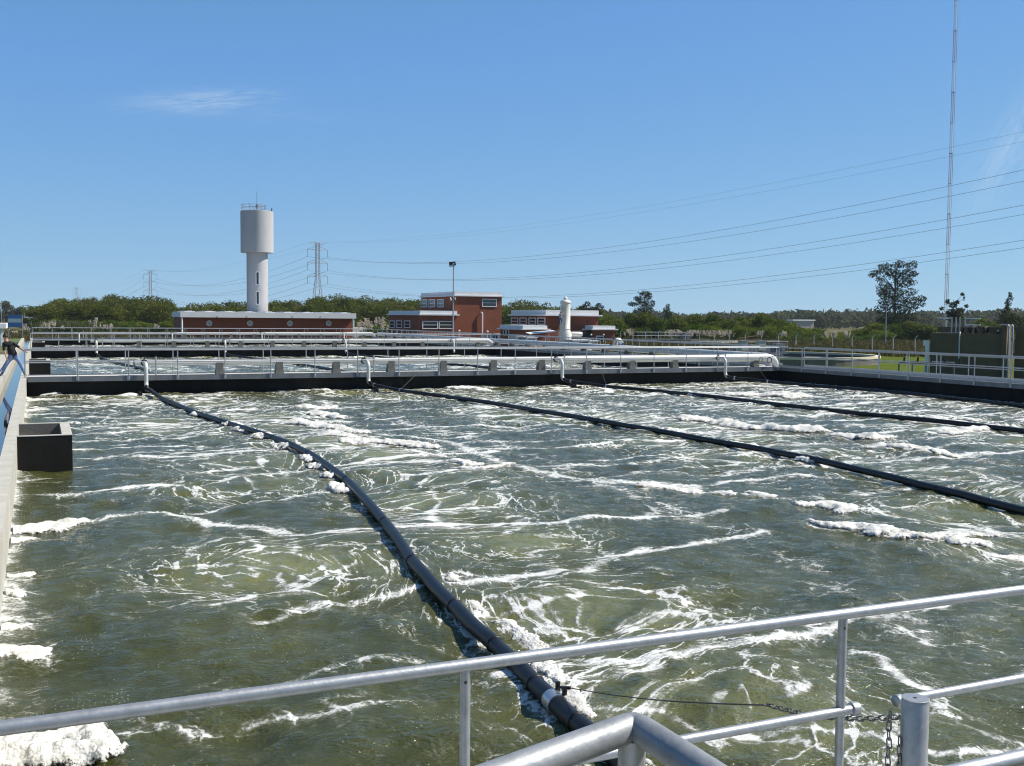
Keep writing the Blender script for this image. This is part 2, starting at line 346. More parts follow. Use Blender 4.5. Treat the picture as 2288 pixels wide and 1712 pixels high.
RAFTS = [(z4([(880,160),(1060,165)]), .42, .20, gA), (z4([(950,205),(1130,228)]), .38, .18, gA), (z4([(820,268),(1000,285)]), .36, .18, gA), (z4([(960,300),(1240,335)]), .40, .17, gA),
 (z4([(1050,360),(1190,375)]), .34, .15, gA), (z4([(1180,412),(1450,412),(1640,425),(1790,440)]), .26, .15, gA), (z4([(1940,540),(2060,560)]), .22, .12, gA), (z4([(890,42),(1030,44)]), .30, .16, gA), (z4([(1620,470),(1860,510)]), .14, .06, gA),
 (z4([(2000,585),(2150,600),(2330,570)]), .16, .08, gA), (z6([(110,662),(250,680),(390,690)]), .24, .10, gA), (z6([(960,765),(1010,768)]), .14, .12, gA), (z6([(520,692),(570,700)]), .14, .08, gA), (z6([(700,705),(790,715)]), .15, .08, gA),
 (z6([(1100,765),(1240,795)]), .30, .14, gA), (z6([(1080,875),(1300,890),(1420,925),(1560,955),(1690,965)]), .26, .15, gA), (z6([(1700,945),(1880,935),(2050,940)]), .20, .09, gA), (z6([(1850,985),(1990,995)]), .17, .12, gA), (z6([(2060,1045),(2170,1055)]), .14, .06, gA),
 (z6([(320,290),(430,295),(560,315)]), .50, .22, gB), (z6([(620,335),(800,345),(1010,360)]), .50, .26, gB), (z6([(570,162),(740,160),(910,166)]), .80, .30, gB), (z6([(1210,388),(1330,402)]), .40, .18, gB), (z6([(1350,405),(1430,400)]), .40, .25, gB),
 (z6([(1380,440),(1560,465)]), .32, .14, gB), (z6([(1620,465),(1790,490)]), .32, .16, gB), (z6([(1560,470),(1900,495)]), .14, .06, gB), (z6([(1640,128),(1720,132)]), .30, .10, gB), (z6([(1800,370),(2000,345)]), .35, .14, gB), (z6([(1680,290),(1760,295)]), .3, .12, gB), (z6([(1880,300),(1930,303)]), .3, .16, gB), (z6([(270,150),(320,155)]), .35, .2, gB), (z6([(380,162),(430,165)]), .35, .18, gB),
 (z4([(1990,30),(2130,36)]), .5, .2, gB),
 (z3([(85,235),(230,225),(410,195)]), .26, .13, gC), (z3([(70,300),(180,280)]), .20, .08, gC), (z3([(55,510),(160,505)]), .12, .07, gC), (z3([(40,620),(125,622)]), .11, .10, gC), (z3([(20,800),(150,790)]), .14, .05, gC), (z3([(0,960),(150,960),(230,985)]), .15, .08, gC),
 (z1([(330,1250),(470,1245),(600,1262)]), .45, .22, gC), (z1([(320,1330),(470,1320)]), .40, .16, gC), (z1([(320,1440),(480,1430)]), .25, .08, gC), (z1([(380,1398),(390,1399)]), .2, .1, gC),
 (z4([(130,215),(160,222)]), .16, .20, gD), (z4([(330,285),(390,295)]), .16, .18, gD), (z4([(430,322),(500,335)]), .16, .14, gD), (z4([(580,375),(610,380)]), .18, .28, gD), (z4([(740,440),(770,445)]), .24, .42, gD), (z4([(960,575),(1010,585)]), .15, .16, gD), (z4([(1050,640),(1070,660)]), .12, .13, gD), (z4([(1130,740),(1165,760)]), .15, .22, gD), (z4([(880,520),(930,545)]), .12, .10, gD),
 (z6([(210,360),(290,370)]), .25, .22, gB), (z6([(580,440),(690,448)]), .25, .20, gB), (z6([(990,525),(1050,535)]), .22, .20, gB), (z6([(790,208),(850,212)]), .35, .2, gB),
 (z5([(370,770),(450,800),(520,850),(600,900),(700,945)]), .10, .05, gE), (z5([(180,620),(240,660),(265,700)]), .07, .05, gE), (z5([(620,1090),(700,1130),(790,1200)]), .10, .07, gE), (z5([(850,1260),(930,1330),(1010,1430)]), .10, .05, gE), (z5([(10,430),(60,465)]), .10, .08, gE), (z5([(640,1010),(720,1060)]), .08, .04, gE)]
RAFT_HEAP = z3([(-60,1560),(200,1545),(380,1500),(500,1470),(560,1560),(590,1610),(400,1620),(100,1640)])
SEAMS += [(P if len(P) > 1 else [P[0], (P[0][0]+.05, P[0][1])], w*1.25, .72) for P, w, h, g in RAFTS]
def seg_dist(x, y, P):
    best = np.full(x.shape, 1e9)
    for (ax, ay), (bx, by) in zip(P[:-1], P[1:]):
        dx, dy = bx-ax, by-ay; t = np.clip(((x-ax)*dx+(y-ay)*dy)/(dx*dx+dy*dy+1e-9), 0, 1)
        best = np.minimum(best, np.hypot(x-ax-t*dx, y-ay-t*dy))
    return best

_wr = random.Random(3); WAVES = []
for i in range(46):
    lam = 0.28*(11.0**_wr.random()); a = _wr.uniform(0, 2*math.pi); WAVES.append((2*math.pi/lam*math.cos(a), 2*math.pi/lam*math.sin(a), _wr.uniform(0, 6.28), 0.0070*lam**0.62))
BOILS = []
for k in range(4):
    y, j = 6.55, 0
    while y < 41.5:
        for s in ((1, -1) if j % 3 else (1,)):
            if k == 0 and s < 0 and y < 11: continue
            BOILS.append((float(hose_x(k, y)) + s*(1.45 + _wr.uniform(-.35, .35)), y + _wr.uniform(-.3, .3), _wr.uniform(0.95, 1.3), _wr.uniform(.6, 1.0), _wr.choice((-1, 1))))
        y += 3.12; j += 1
def chop(x, y):
    h = np.zeros_like(x)
    for kx, ky, ph, a in WAVES: h = h + a*np.sin(kx*x+ky*y+ph)
    amp = 0.55 + 0.9*fbm(x*0.22, y*0.22, 2, 5)
    return 0.62*h*amp + 0.028*(fbm(x*1.3, y*1.3, 3, 9)-0.5)
def water_height(x, y):
    x = np.asarray(x, float); y = np.asarray(y, float); h = chop(x, y)
    for bx, by, r, s, sw in BOILS:
        d2 = ((x-bx)**2+(y-by)**2)/(r*r); h = h + 0.05*s*np.exp(-d2*1.4)
    return WZ + h

def water_material():
    m, n, l, b = new_mat('aerated_green_water')
    def N(t, **kw):
        q = n.new(t)
        for k, v in kw.items(): setattr(q, k, v)
        return q
    def math_(op, a, c=None, clamp=False):
        q = N('ShaderNodeMath', operation=op, use_clamp=clamp)
        for i, v in enumerate((a, c)):
            if v is None: continue
            if isinstance(v, (int, float)): q.inputs[i].default_value = v
            else: l.new(v, q.inputs[i])
        return q.outputs[0]
    def step(v, lo, hi, to=1.0):
        q = N('ShaderNodeMapRange', interpolation_type='SMOOTHSTEP'); l.new(v, q.inputs['Value'])
        q.inputs['From Min'].default_value = lo; q.inputs['From Max'].default_value = hi; q.inputs['To Max'].default_value = to; return q.outputs['Result']
    def noise(vec, s, d=4, r=0.6, dist=0.0):
        q = N('ShaderNodeTexNoise'); q.inputs['Scale'].default_value = s; q.inputs['Detail'].default_value = d; q.inputs['Roughness'].default_value = r; q.inputs['Distortion'].default_value = dist; l.new(vec, q.inputs['Vector']); return q
    def mixc(f, a, c):
        q = N('ShaderNodeMix', data_type='RGBA'); l.new(f, q.inputs['Factor'])
        for s, v in (('A', a), ('B', c)):
            if isinstance(v, tuple): q.inputs[s].default_value = v+(1,)
            else: l.new(v, q.inputs[s])
        return q.outputs['Result']
    at = N('ShaderNodeAttribute', attribute_name='state'); sp = N('ShaderNodeSeparateColor'); l.new(at.outputs['Color'], sp.inputs['Color'])
    foam, lace, boil = sp.outputs['Red'], sp.outputs['Green'], sp.outputs['Blue']
    fl = N('ShaderNodeAttribute', attribute_name='flow').outputs['Vector']
    tc = N('ShaderNodeTexCoord'); obj = tc.outputs['Object']
    # warped flow coordinates -> lacy cells of foam
    wn_ = noise(fl, 1.7, 4, 0.6); vm = N('ShaderNodeVectorMath', operation='MULTIPLY_ADD'); l.new(wn_.outputs['Color'], vm.inputs[0]); vm.inputs[1].default_value = (0.9, 0.9, 0); l.new(fl, vm.inputs[2])
    wn2 = noise(fl, 6.0, 3, 0.6); vm2 = N('ShaderNodeVectorMath', operation='MULTIPLY_ADD'); l.new(wn2.outputs['Color'], vm2.inputs[0]); vm2.inputs[1].default_value = (0.16, 0.16, 0); l.new(vm.outputs[0], vm2.inputs[2])
    def vor(s):
        q = N('ShaderNodeTexVoronoi', feature='DISTANCE_TO_EDGE', voronoi_dimensions='2D'); q.inputs['Scale'].default_value = s; q.inputs['Randomness'].default_value = 1.0; l.new(vm2.outputs[0], q.inputs['Vector']); return q.outputs['Distance']
    gate = noise(fl, 0.9, 2).outputs['Fac']; thin = noise(fl, 3.2, 3).outputs['Fac']
    l1 = math_('SUBTRACT', 1.0, step(vor(0.95), 0.0, 0.065)); l3 = math_('SUBTRACT', 1.0, step(vor(5.2), 0.0, 0.15)); l2 = math_('SUBTRACT', 1.0, step(vor(2.6), 0.0, 0.13))
    veins = math_('MAXIMUM', math_('MULTIPLY', l1, step(thin, 0.27, 0.50)), math_('MULTIPLY', l2, math_('MULTIPLY', step(thin, 0.36, 0.54), step(gate, 0.30, 0.52))))
    veins = math_('MAXIMUM', veins, math_('MULTIPLY', l3, math_('MULTIPLY', step(thin, 0.50, 0.62), math_('MULTIPLY', lace, 0.85))))
    fine = noise(obj, 9.0, 6, 0.72, 0.3).outputs['Fac']; grain = noise(obj, 34.0, 4, 0.75).outputs['Fac']
    dens = math_('ADD', math_('ADD', foam, math_('MULTIPLY', math_('MULTIPLY', veins, 0.82), lace)), math_('MULTIPLY', math_('SUBTRACT', fine, 0.5), 1.35))
    dens = math_('ADD', dens, math_('MULTIPLY', math_('SUBTRACT', grain, 0.5), 1.0))
    bub = N('ShaderNodeTexVoronoi', voronoi_dimensions='2D'); bub.inputs['Scale'].default_value = 24.0; l.new(obj, bub.inputs['Vector'])  # white dots: loose bubbles, plus sun sparkle painted into the colour
    bsel = N('ShaderNodeSeparateColor'); l.new(bub.outputs['Color'], bsel.inputs['Color'])
    bub_spark_m = math_('MULTIPLY', math_('SUBTRACT', 1.0, step(bub.outputs['Distance'], 0.06, 0.20)), step(math_('ADD', bsel.outputs['Red'], math_('ADD', math_('MULTIPLY', math_('SUBTRACT', thin, 0.5), 1.6), math_('MULTIPLY', math_('SUBTRACT', gate, 0.5), 2.2))), 1.04, 1.10))
    dens = math_('MAXIMUM', dens, math_('MULTIPLY', bub_spark_m, 0.80))
    fmask = step(dens, 0.42, 0.98)
    film = step(dens, 0.10, 0.60, 0.28)     # thin bubbly film around the foam
    mud = noise(obj, 0.55, 4, 0.6).outputs['Fac']
    water = mixc(step(mud, 0.35, 0.68), (0.044, 0.048, 0.0115), (0.068, 0.071, 0.018))
    water = mixc(math_('MULTIPLY', boil, step(noise(fl, 1.6, 4, 0.65).outputs['Fac'], 0.26, 0.58)), water, (0.190, 0.190, 0.058))
    c = mixc(film, water, (0.24, 0.25, 0.18)); c = mixc(fmask, c, (0.74, 0.75, 0.72))
    l.new(c, b.inputs['Base Color'])
    rr = N('ShaderNodeMapRange'); l.new(fmask, rr.inputs['Value']); rr.inputs['To Min'].default_value = 0.07; rr.inputs['To Max'].default_value = 0.62; l.new(rr.outputs['Result'], b.inputs['Roughness'])
    b.inputs['IOR'].default_value = 1.33
    # ripples + bubbly relief of the foam
    st = N('ShaderNodeMapping'); st.inputs['Rotation'].default_value = (0, 0, 0.35); st.inputs['Scale'].default_value = (1.0, 1.7, 1.0); l.new(obj, st.inputs['Vector'])
    r1 = noise(st.outputs['Vector'], 4.6, 4, 0.58, 0.5).outputs['Fac']; r2 = noise(st.outputs['Vector'], 19.0, 3, 0.62).outputs['Fac']
    hgt = math_('ADD', math_('MULTIPLY', r1, 0.074), math_('MULTIPLY', r2, 0.034)); hgt = math_('ADD', hgt, math_('MULTIPLY', fmask, math_('MULTIPLY', math_('ADD', fine, grain), 0.018)))
    bp = N('ShaderNodeBump'); bp.inputs['Strength'].default_value = 0.68; bp.inputs['Distance'].default_value = 1.0; l.new(hgt, bp.inputs['Height']); l.new(bp.outputs['Normal'], b.inputs['Normal'])
    return m
WATER = water_material()

def water_sheet(x0, x1, y0, y1, dx, rows, y_shift=0.0, name='water'):
    xs = np.linspace(x0, x1, int((x1-x0)/dx)+1); ys = rows
    X, Y = np.meshgrid(xs, ys); x, y = X.ravel(), Y.ravel(); yl = y - y_shift
    Z = water_height(x, yl)
    foam = np.zeros_like(x); lace = 0.26+0*x; boil = np.zeros_like(x); fx, fy = x.copy(), yl.copy()
    n1 = fbm(x*0.5, yl*0.5, 3, 21); n2 = fbm(x*1.6, yl*1.6, 3, 31)
    for bx, by, r, s, sw in BOILS:
        ddx, ddy = x-bx, yl-by; d = np.hypot(ddx, ddy)+1e-6; near = d < 4.2
        if not near.any(): continue
        e = np.exp(-(d/(1.15*r))**2)
        boil = np.maximum(boil, s*np.exp(-(d/(1.15*r))**2.4))
        lace = np.maximum(lace, (0.88+0.3*s)*np.exp(-((d-0.8*r)/(1.15*r))**2))
        a = sw*1.3*np.exp(-(d/(1.5*r))**2); ca, sa = np.cos(a), np.sin(a); k = -0.75*e
        rx, ry = ddx*ca-ddy*sa, ddx*sa+ddy*ca
        fx += (rx-ddx) + rx*k; fy += (ry-ddy) + ry*k
    for k in range(4):                                       # seams where neighbouring plumes meet
        hx = hose_x(k, yl); u = x-hx; reach = np.exp(-(np.abs(u)/4.6)**3)
        ph = (yl - 8.1 + 0.55*(n1-0.5)*2 + 0.18*(n2-.5))/3.12; dd = np.abs(ph-np.round(ph))*3.12
        if k == 0: reach = reach*np.clip((yl-20)/3, 0.25, 1)
        foam = np.maximum(foam, reach*np.clip(1.15*n2+0.30*n1-0.25, 0, 1)*np.exp(-(dd/0.20)**2)*1.0)
        n3 = fbm(x*0.30+5, yl*1.7, 4, 91); n4 = fbm(x*0.42-3, yl*2.6, 3, 95)
        far_ = np.clip((yl-13+0.35*np.clip(x-8, 0, 20))/9, 0, 1)
        ph2 = (yl - 6.6 + 0.7*(fbm(x*.35+3, yl*.35, 3, 51)-.5)*2)/1.56; d2 = np.abs(ph2-np.round(ph2))*1.56
        foam = np.maximum(foam, 0.95*far_*np.exp(-(d2/0.13)**2)*np.clip(3.2*n3-1.15, 0, 1))
        ph3 = (yl - 6.2 + 0.5*(fbm(x*.4+9, yl*.5, 3, 57)-.5)*2)/0.71; d3 = np.abs(ph3-np.round(ph3))*0.71
        foam = np.maximum(foam, 0.80*far_*np.exp(-(d3/0.075)**2)*np.clip(3.6*n4-1.55, 0, 1))
        lace = np.maximum(lace, 0.70*reach)
        foam = np.maximum(foam, 0.62*np.exp(-((np.abs(u)-0.10)/0.10)**2)*np.clip(2.6*fbm(x*.8, yl*.8, 2, 41)-0.95, 0, 1))
    for k in range(3):                                       # drift lines half way between two laterals
        mid = 0.5*(hose_x(k, yl)+hose_x(k+1, yl)) + 1.6*(fbm(yl*0.16, yl*0+k, 2, 61)-0.5)
        foam = np.maximum(foam, 0.50*np.exp(-((x-mid)/0.55)**2)*np.clip(2.4*n2-0.7, 0, 1)); lace = np.maximum(lace, 0.55*np.exp(-((x-mid)/1.1)**2))
    wx = x + 0.22*(n2-.5); wy = yl + 0.3*(fbm(x*1.2, yl*1.2, 3, 71)-.5)
    if y_shift == 0:
        for P, w, s in SEAMS:
            bb = [min(p[0] for p in P)-1, max(p[0] for p in P)+1, min(p[1] for p in P)-1, max(p[1] for p in P)+1]
            I = np.where((x > bb[0]) & (x < bb[1]) & (yl > bb[2]) & (yl < bb[3]))[0]
            if not len(I): continue
            d = seg_dist(wx[I], wy[I], P); foam[I] = np.maximum(foam[I], s*np.exp(-(d/w)**2)*(0.55+0.75*n2[I])); lace[I] = np.maximum(lace[I], 0.6*np.exp(-(d/0.5)**2))
    left = x-x0; foam = np.maximum(foam, np.clip(1.0-left/(0.10+0.75*fbm(yl*0.7, yl*0, 3, 81)**2), 0, 1)*np.clip(1.9*n2-.15, 0, 1)*0.8)
    foam = foam + 0.13*np.clip((yl-14)/20, 0, 1) + 0.10*np.clip((x-12)/14, 0, 1)
    nx = len(xs); ny = len(ys); i = (np.arange(ny-1)[:, None]*nx + np.arange(nx-1)[None, :]).ravel()
    Q = np.stack([i, i+1, i+nx+1, i+nx], 1)
    me = np_mesh(name, np.stack([x, y, Z], 1), Q, WATER)
    ca = me.attributes.new('state', 'FLOAT_COLOR', 'POINT'); ca.data.foreach_set('color', np.stack([foam, lace, boil, np.ones_like(x)], 1).astype(np.float32).ravel())
    fa = me.attributes.new('flow', 'FLOAT_VECTOR', 'POINT'); fa.data.foreach_set('vector', np.stack([fx, fy, 0*x], 1).astype(np.float32).ravel())
    o = link(name, me); o['kind'] = 'structure'; return o
def rows_between(a, b, s0, s1):
    r = [a]
    while r[-1] < b: r.append(r[-1] + s0 + (s1-s0)*min(1, (r[-1]-a)/(b-a)*1.4))
    r[-1] = b; return np.array(r)
water_sheet(-0.39, 33.86, 3.9, 42.76, 0.062, rows_between(3.9, 42.76, 0.042, 0.13))
water_sheet(-0.39, 33.86, 44.3, 79.3, 0.16, rows_between(44.3, 79.3, 0.15, 0.22), 38.0)
water_sheet(-0.39, 33.86, 80.9, 112.3, 0.3, rows_between(80.9, 112.3, 0.3, 0.4), 74.5)
CALM = M('still_channel_water', (0.016, 0.017, 0.010), 0.03, 0, 0.2, 0.5, 0.02, 3, spec=0.6)
mb = MB(); mb.quad((-1.13, 4, -0.34), (-0.57, 4, -0.34), (-0.57, 113, -0.34), (-1.13, 113, -0.34)); setting('channel_water', mb, CALM)

# ------------------------------------------------------------------ foam rafts: thick lumpy foam lying on the water
def foam_material():
    m, n, l, b = new_mat('white_foam')
    b.inputs['Roughness'].default_value = 0.6; b.inputs['Specular IOR Level'].default_value = 0.35
    tc = n.new('ShaderNodeTexCoord')
    def noise(s, d): 
        q = n.new('ShaderNodeTexNoise'); q.inputs['Scale'].default_value = s; q.inputs['Detail'].default_value = d; q.inputs['Roughness'].default_value = 0.7; l.new(tc.outputs['Object'], q.inputs['Vector']); return q.outputs['Fac']
    def mth(op, x, y):
        q = n.new('ShaderNodeMath'); q.operation = op
        for i, v in enumerate((x, y)):
            if isinstance(v, (int, float)): q.inputs[i].default_value = v
            else: l.new(v, q.inputs[i])
        return q.outputs[0]
    def rng_(v, lo, hi):
        q = n.new('ShaderNodeMapRange'); q.interpolation_type = 'SMOOTHSTEP'; q.inputs['From Min'].default_value = lo; q.inputs['From Max'].default_value = hi; l.new(v, q.inputs['Value']); return q.outputs['Result']
    a = n.new('ShaderNodeTexVoronoi'); a.inputs['Scale'].default_value = 38; l.new(tc.outputs['Object'], a.inputs['Vector']); c = noise(16, 6)
    mx = n.new('ShaderNodeMix'); mx.data_type = 'RGBA'; mx.inputs['A'].default_value = (0.54, 0.53, 0.47, 1); mx.inputs['B'].default_value = (0.76, 0.75, 0.71, 1); l.new(rng_(noise(7, 5), 0.35, 0.62), mx.inputs['Factor']); l.new(mx.outputs['Result'], b.inputs['Base Color'])
    bp = n.new('ShaderNodeBump'); bp.inputs['Strength'].default_value = 0.5; bp.inputs['Distance'].default_value = 0.018; l.new(mth('SUBTRACT', c, a.outputs['Distance']), bp.inputs['Height']); l.new(bp.outputs['Normal'], b.inputs['Normal'])
    # lacy open edge where the froth thins out over the water
    at = n.new('ShaderNodeAttribute'); at.attribute_name = 'rim'
    l.new(rng_(mth('ADD', at.outputs['Fac'], mth('ADD', mth('MULTIPLY', mth('SUBTRACT', c, 0.5), 1.3), mth('MULTIPLY', mth('SUBTRACT', noise(44, 3), 0.5), 0.9))), 0.22, 0.55), b.inputs['Alpha'])
    return m
FOAM = foam_material()
def foam_raft(P, w, h, label, group, seed, res=None, name='foam_raft', ragged=1.0):
    """P: path on the water in metres, w: half width, h: thickness"""
    P = [tuple(p) for p in P]
    if len(P) == 1: P = [P[0], (P[0][0]+w*0.3, P[0][1])]
    h = min(h*0.55, w*0.55); res = res or max(0.020, min(0.05, w/9)); pad = w*1.7
    xs = np.arange(min(p[0] for p in P)-pad, max(p[0] for p in P)+pad, res); ys = np.arange(min(p[1] for p in P)-pad, max(p[1] for p in P)+pad, res)
    X, Y = np.meshgrid(xs, ys); s = 1.0/w
    d = seg_dist(X, Y, P) + w*1.5*ragged*(fbm(X*s*0.9+seed, Y*s*0.9, 4, seed)-0.5) + w*0.55*ragged*(fbm(X*s*3.5+seed, Y*s*3.5, 3, seed+3)-0.5)
    msk = 1 - d/(w*0.95); msk[X < -0.37] = -1
    cell = min(0.22, w*0.6); lump = 1-np.clip(worley(X/cell+seed, Y/cell, seed), 0, 1)**2; l2 = 1-np.clip(worley(X/(cell*.4), Y/(cell*.4)+seed, seed+5), 0, 1)**2
    mm = np.clip(msk, 0, 1); big = fbm(X*s*1.3+seed*3, Y*s*1.3, 2, seed+9)
    H = h*(1-(1-mm)**2.4)*(0.25+0.9*big)*(0.55+0.45*lump) + 0.05*np.clip(mm*4, 0, 1)*(0.5*lump+0.5*l2)*min(1, h/.12) - 0.012 - 0.03*np.clip(-msk*8, 0, 1)
    Z = water_height(X.ravel(), Y.ravel()).reshape(X.shape) + H
    nx = len(xs); ok = msk > -0.2; q = ok[:-1, :-1] & ok[1:, :-1] & ok[:-1, 1:] & ok[1:, 1:]
    I = np.argwhere(q)
    if not len(I): return None
    i = I[:, 0]*nx+I[:, 1]; Q = np.stack([i, i+1, i+nx+1, i+nx], 1); u, inv = np.unique(Q, return_inverse=True)
    base = np.array([P[0][0], P[0][1], WZ]); V = np.stack([X.ravel(), Y.ravel(), Z.ravel()], 1)[u] - base
    me = np_mesh(name, V, inv.reshape(Q.shape), FOAM)
    ra = me.attributes.new('rim', 'FLOAT', 'POINT'); ra.data.foreach_set('value', np.clip(msk.ravel()[u]*2.2, 0, 1.3).astype(np.float32))
    o = link(name, me, None, tuple(base)); return tag(o, label, 'foam', group)
ORD = 'first second third fourth fifth sixth seventh eighth ninth tenth eleventh twelfth thirteenth fourteenth fifteenth sixteenth seventeenth eighteenth nineteenth twentieth'.split()
rank = {}
for g in (gA, gB, gC, gD, gE):
    I = sorted((i for i, r in enumerate(RAFTS) if r[3] is g), key=lambda i: -RAFTS[i][0][0][1])
    for j, i in enumerate(I): rank[i] = ORD[j]
for i, (P, w, h, g) in enumerate(RAFTS): foam_raft(P, w*(1.4 if g is gD else 1), h*(1.7 if g is gD else 1), '%s, %s from the far walkway' % (g[0], rank[i]), g[1], 11+i*7)
foam_raft(RAFT_HEAP, .20, .20, 'big heap of thick white foam in the basin corner under the near railing', None, 5, 0.016, ragged=0.55)
# ------------------------------------------------------------------ channel and basin walls
def segments(parent, x0, x1, y0, y1, z0, z1, step, m, gap=0.012, name='wall_segment', cap=None):
    y = y0
    while y < y1-0.05:
        ye = min(y+step, y1); b = MB(); b.box(x0, x1, y+gap/2, ye-gap/2, z0, z1)
        part(name, b, m, parent); y = ye
t = thing('channel_wall', 'long pale concrete wall between the blue channel and the foaming basins', 'wall', (-0.48, 4, GZ))
segments(t, -0.58, -0.38, 3.0, 113.2, GZ, 0.0, 4.6, CONC)
t = thing('channel_wall', 'outer concrete wall of the channel, beside the paved bank', 'wall', (-1.24, 4, GZ))
segments(t, -1.36, -1.13, 3.0, 113.2, GZ, 0.0, 4.6, CONC)
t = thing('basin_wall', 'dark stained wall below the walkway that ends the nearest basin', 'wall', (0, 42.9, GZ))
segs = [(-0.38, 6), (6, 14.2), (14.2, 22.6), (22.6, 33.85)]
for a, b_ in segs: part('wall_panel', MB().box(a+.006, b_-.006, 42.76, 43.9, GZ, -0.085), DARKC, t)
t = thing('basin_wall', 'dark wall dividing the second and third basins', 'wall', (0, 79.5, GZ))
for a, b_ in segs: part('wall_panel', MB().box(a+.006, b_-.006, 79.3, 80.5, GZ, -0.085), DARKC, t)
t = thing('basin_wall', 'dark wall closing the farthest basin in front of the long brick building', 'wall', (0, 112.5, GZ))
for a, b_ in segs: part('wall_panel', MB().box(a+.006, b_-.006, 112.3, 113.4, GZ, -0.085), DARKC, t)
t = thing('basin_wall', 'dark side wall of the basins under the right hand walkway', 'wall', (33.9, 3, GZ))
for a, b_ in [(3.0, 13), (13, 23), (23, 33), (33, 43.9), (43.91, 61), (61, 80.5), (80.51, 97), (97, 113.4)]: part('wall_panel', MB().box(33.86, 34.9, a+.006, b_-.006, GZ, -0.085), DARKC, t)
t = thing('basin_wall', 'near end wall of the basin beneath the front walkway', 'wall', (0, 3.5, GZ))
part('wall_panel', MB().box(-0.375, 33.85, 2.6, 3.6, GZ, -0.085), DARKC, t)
# hollow weir box hanging on the channel wall
def weir_box(y0, y1, label):
    t = thing('weir_box', label, 'weir box', (0.1, y0, WZ-0.6)); x0, x1, w = -0.379, 0.59, 0.13; zb = -1.2
    part('front_wall', MB().box(x0, x1, y0, y0+w, zb, 0.0), DARKC, t); part('back_wall', MB().box(x0, x1, y1-w, y1, zb, 0.0), DARKC2, t)
    part('side_wall', MB().box(x1-0.18, x1, y0+w, y1-w, zb, 0.0), DARKC2, t); part('floor', MB().box(x0, x1-0.18, y0+w, y1-w, zb, -0.95), DARKC, t)
    c = MB(); c.box(x0, x1+.005, y0-.005, y0+w, 0.0, 0.012); part('coping', c, CONC, t)
    part('coping', MB().box(x0, x1+.005, y1-w, y1+.005, 0.0, 0.012), CONC, t); part('coping', MB().box(x1-0.18, x1+.005, y0+w, y1-w, 0.0, 0.012), CONC, t)
DARKC2 = M('weathered_box_concrete', (0.13, 0.125, 0.115), 0.85, 0, 0.3, 3, 0.4, 30, dirt=(0.06, 0.058, 0.052), ds=4, damt=0.6)
weir_box(22.05, 24.66, 'hollow dark concrete weir box on the channel wall of the nearest basin')
weir_box(57.5, 60.3, 'dark weir box on the channel wall in the second basin')
weir_box(95.5, 98.5, 'small dark weir box on the channel wall in the third basin')

# ------------------------------------------------------------------ walkways with tube railings
RAIL_H, MID_H = 1.0, 0.55
def post_mesh(r=0.021, h=RAIL_H, z0=-0.10, seg=8):
    b = MB(); b.tube([(0, 0, z0), (0, 0, h)], r, seg); b.box(-0.05, 0.05, -0.012, 0.012, -0.13, 0.02); return b.mesh('post', GALVP, smooth=True)
def cross_walkway(Y, label, x0=-0.44, x1=35.2):
    t = thing('walkway', label, 'walkway', (0, Y, 0), 'cross walkways between the basins')
    part('deck', MB().box(x0+.1, x1-.12, Y+0.03, Y+1.47, -0.085, 0.0), CONCW, t)
    for yy, s in ((Y, 1), (Y+1.5, -1)):
        b = MB(); b.box(x0+.1, x1-1.62, yy, yy+.012, -0.15, 0.035); b.box(x0+.1, x1-1.62, yy-.05, yy, -0.162, -0.15) if s > 0 else None
        part('fascia', b, STEEL, t)
        for z, n in ((RAIL_H, 'top_rail'), (MID_H, 'mid_rail')):
            part(n, MB().tube([(x0, yy-.03*s, z), (x1-1.6, yy-.03*s, z)], 0.024 if z > .9 else 0.02, 8), GALVP, t, True)
    pm = post_mesh()
    for k in range(19):
        for dy in (-0.03, 1.53): link('post', pm, t, (-0.42+1.785*k, dy, 0))
    return t
w1 = cross_walkway(42.5, 'railed walkway with air main on the far edge of the nearest basin')
for Y, lab in ((79.0, 'railed walkway between the second and third basins'), (112.0, 'railed walkway beyond the third basin, before the long brick building')):
    c = copy_tree(w1); c.location.y = Y; c['label'] = lab
def side_walkway(y0, y1, label, front_from=None):
    t = thing('walkway', label, 'walkway', (33.6, y0, 0), 'side walkways on the right of the basins')
    part('deck', MB().box(33.63, 35.07, y0, y1, -0.085, -0.002), CONCW, t)
    for xx, s in ((33.6, 1), (35.1, -1)):
        part('fascia', MB().box(xx, xx+.012, y0, y1, -0.15, 0.035), STEEL, t)
        for z, n in ((RAIL_H, 'top_rail'), (MID_H, 'mid_rail')):
            part(n, MB().tube([(xx-.03*s, y0, z), (xx-.03*s, y1, z)], 0.024 if z > .9 else 0.02, 8), GALVP, t, True)
        part('kick_plate', MB().box(xx-.022*s-.004, xx-.022*s+.004, y0, y1, 0.04, 0.14), GALVP, t)
    b = MB(); b.tube([(0, 0, -0.10), (0, 0, RAIL_H)], 0.021, 8); b.box(-0.012, 0.012, -0.05, 0.05, -0.13, 0.02); pm = b.mesh('post', GALVP, smooth=True)
    n = int((y1-y0)/1.715)
    for k in range(n+1):
        for dx in (-0.03, 1.53): link('post', pm, t, (dx, (y1-y0)-0.02-1.715*k, 0))
    return t
side_walkway(3.8, 42.46, 'railed side walkway on the right of the nearest basin')
side_walkway(44.1, 78.96, 'railed side walkway along the second basin carrying the air main')
side_walkway(80.6, 111.96, 'railed side walkway along the third basin carrying the air main')

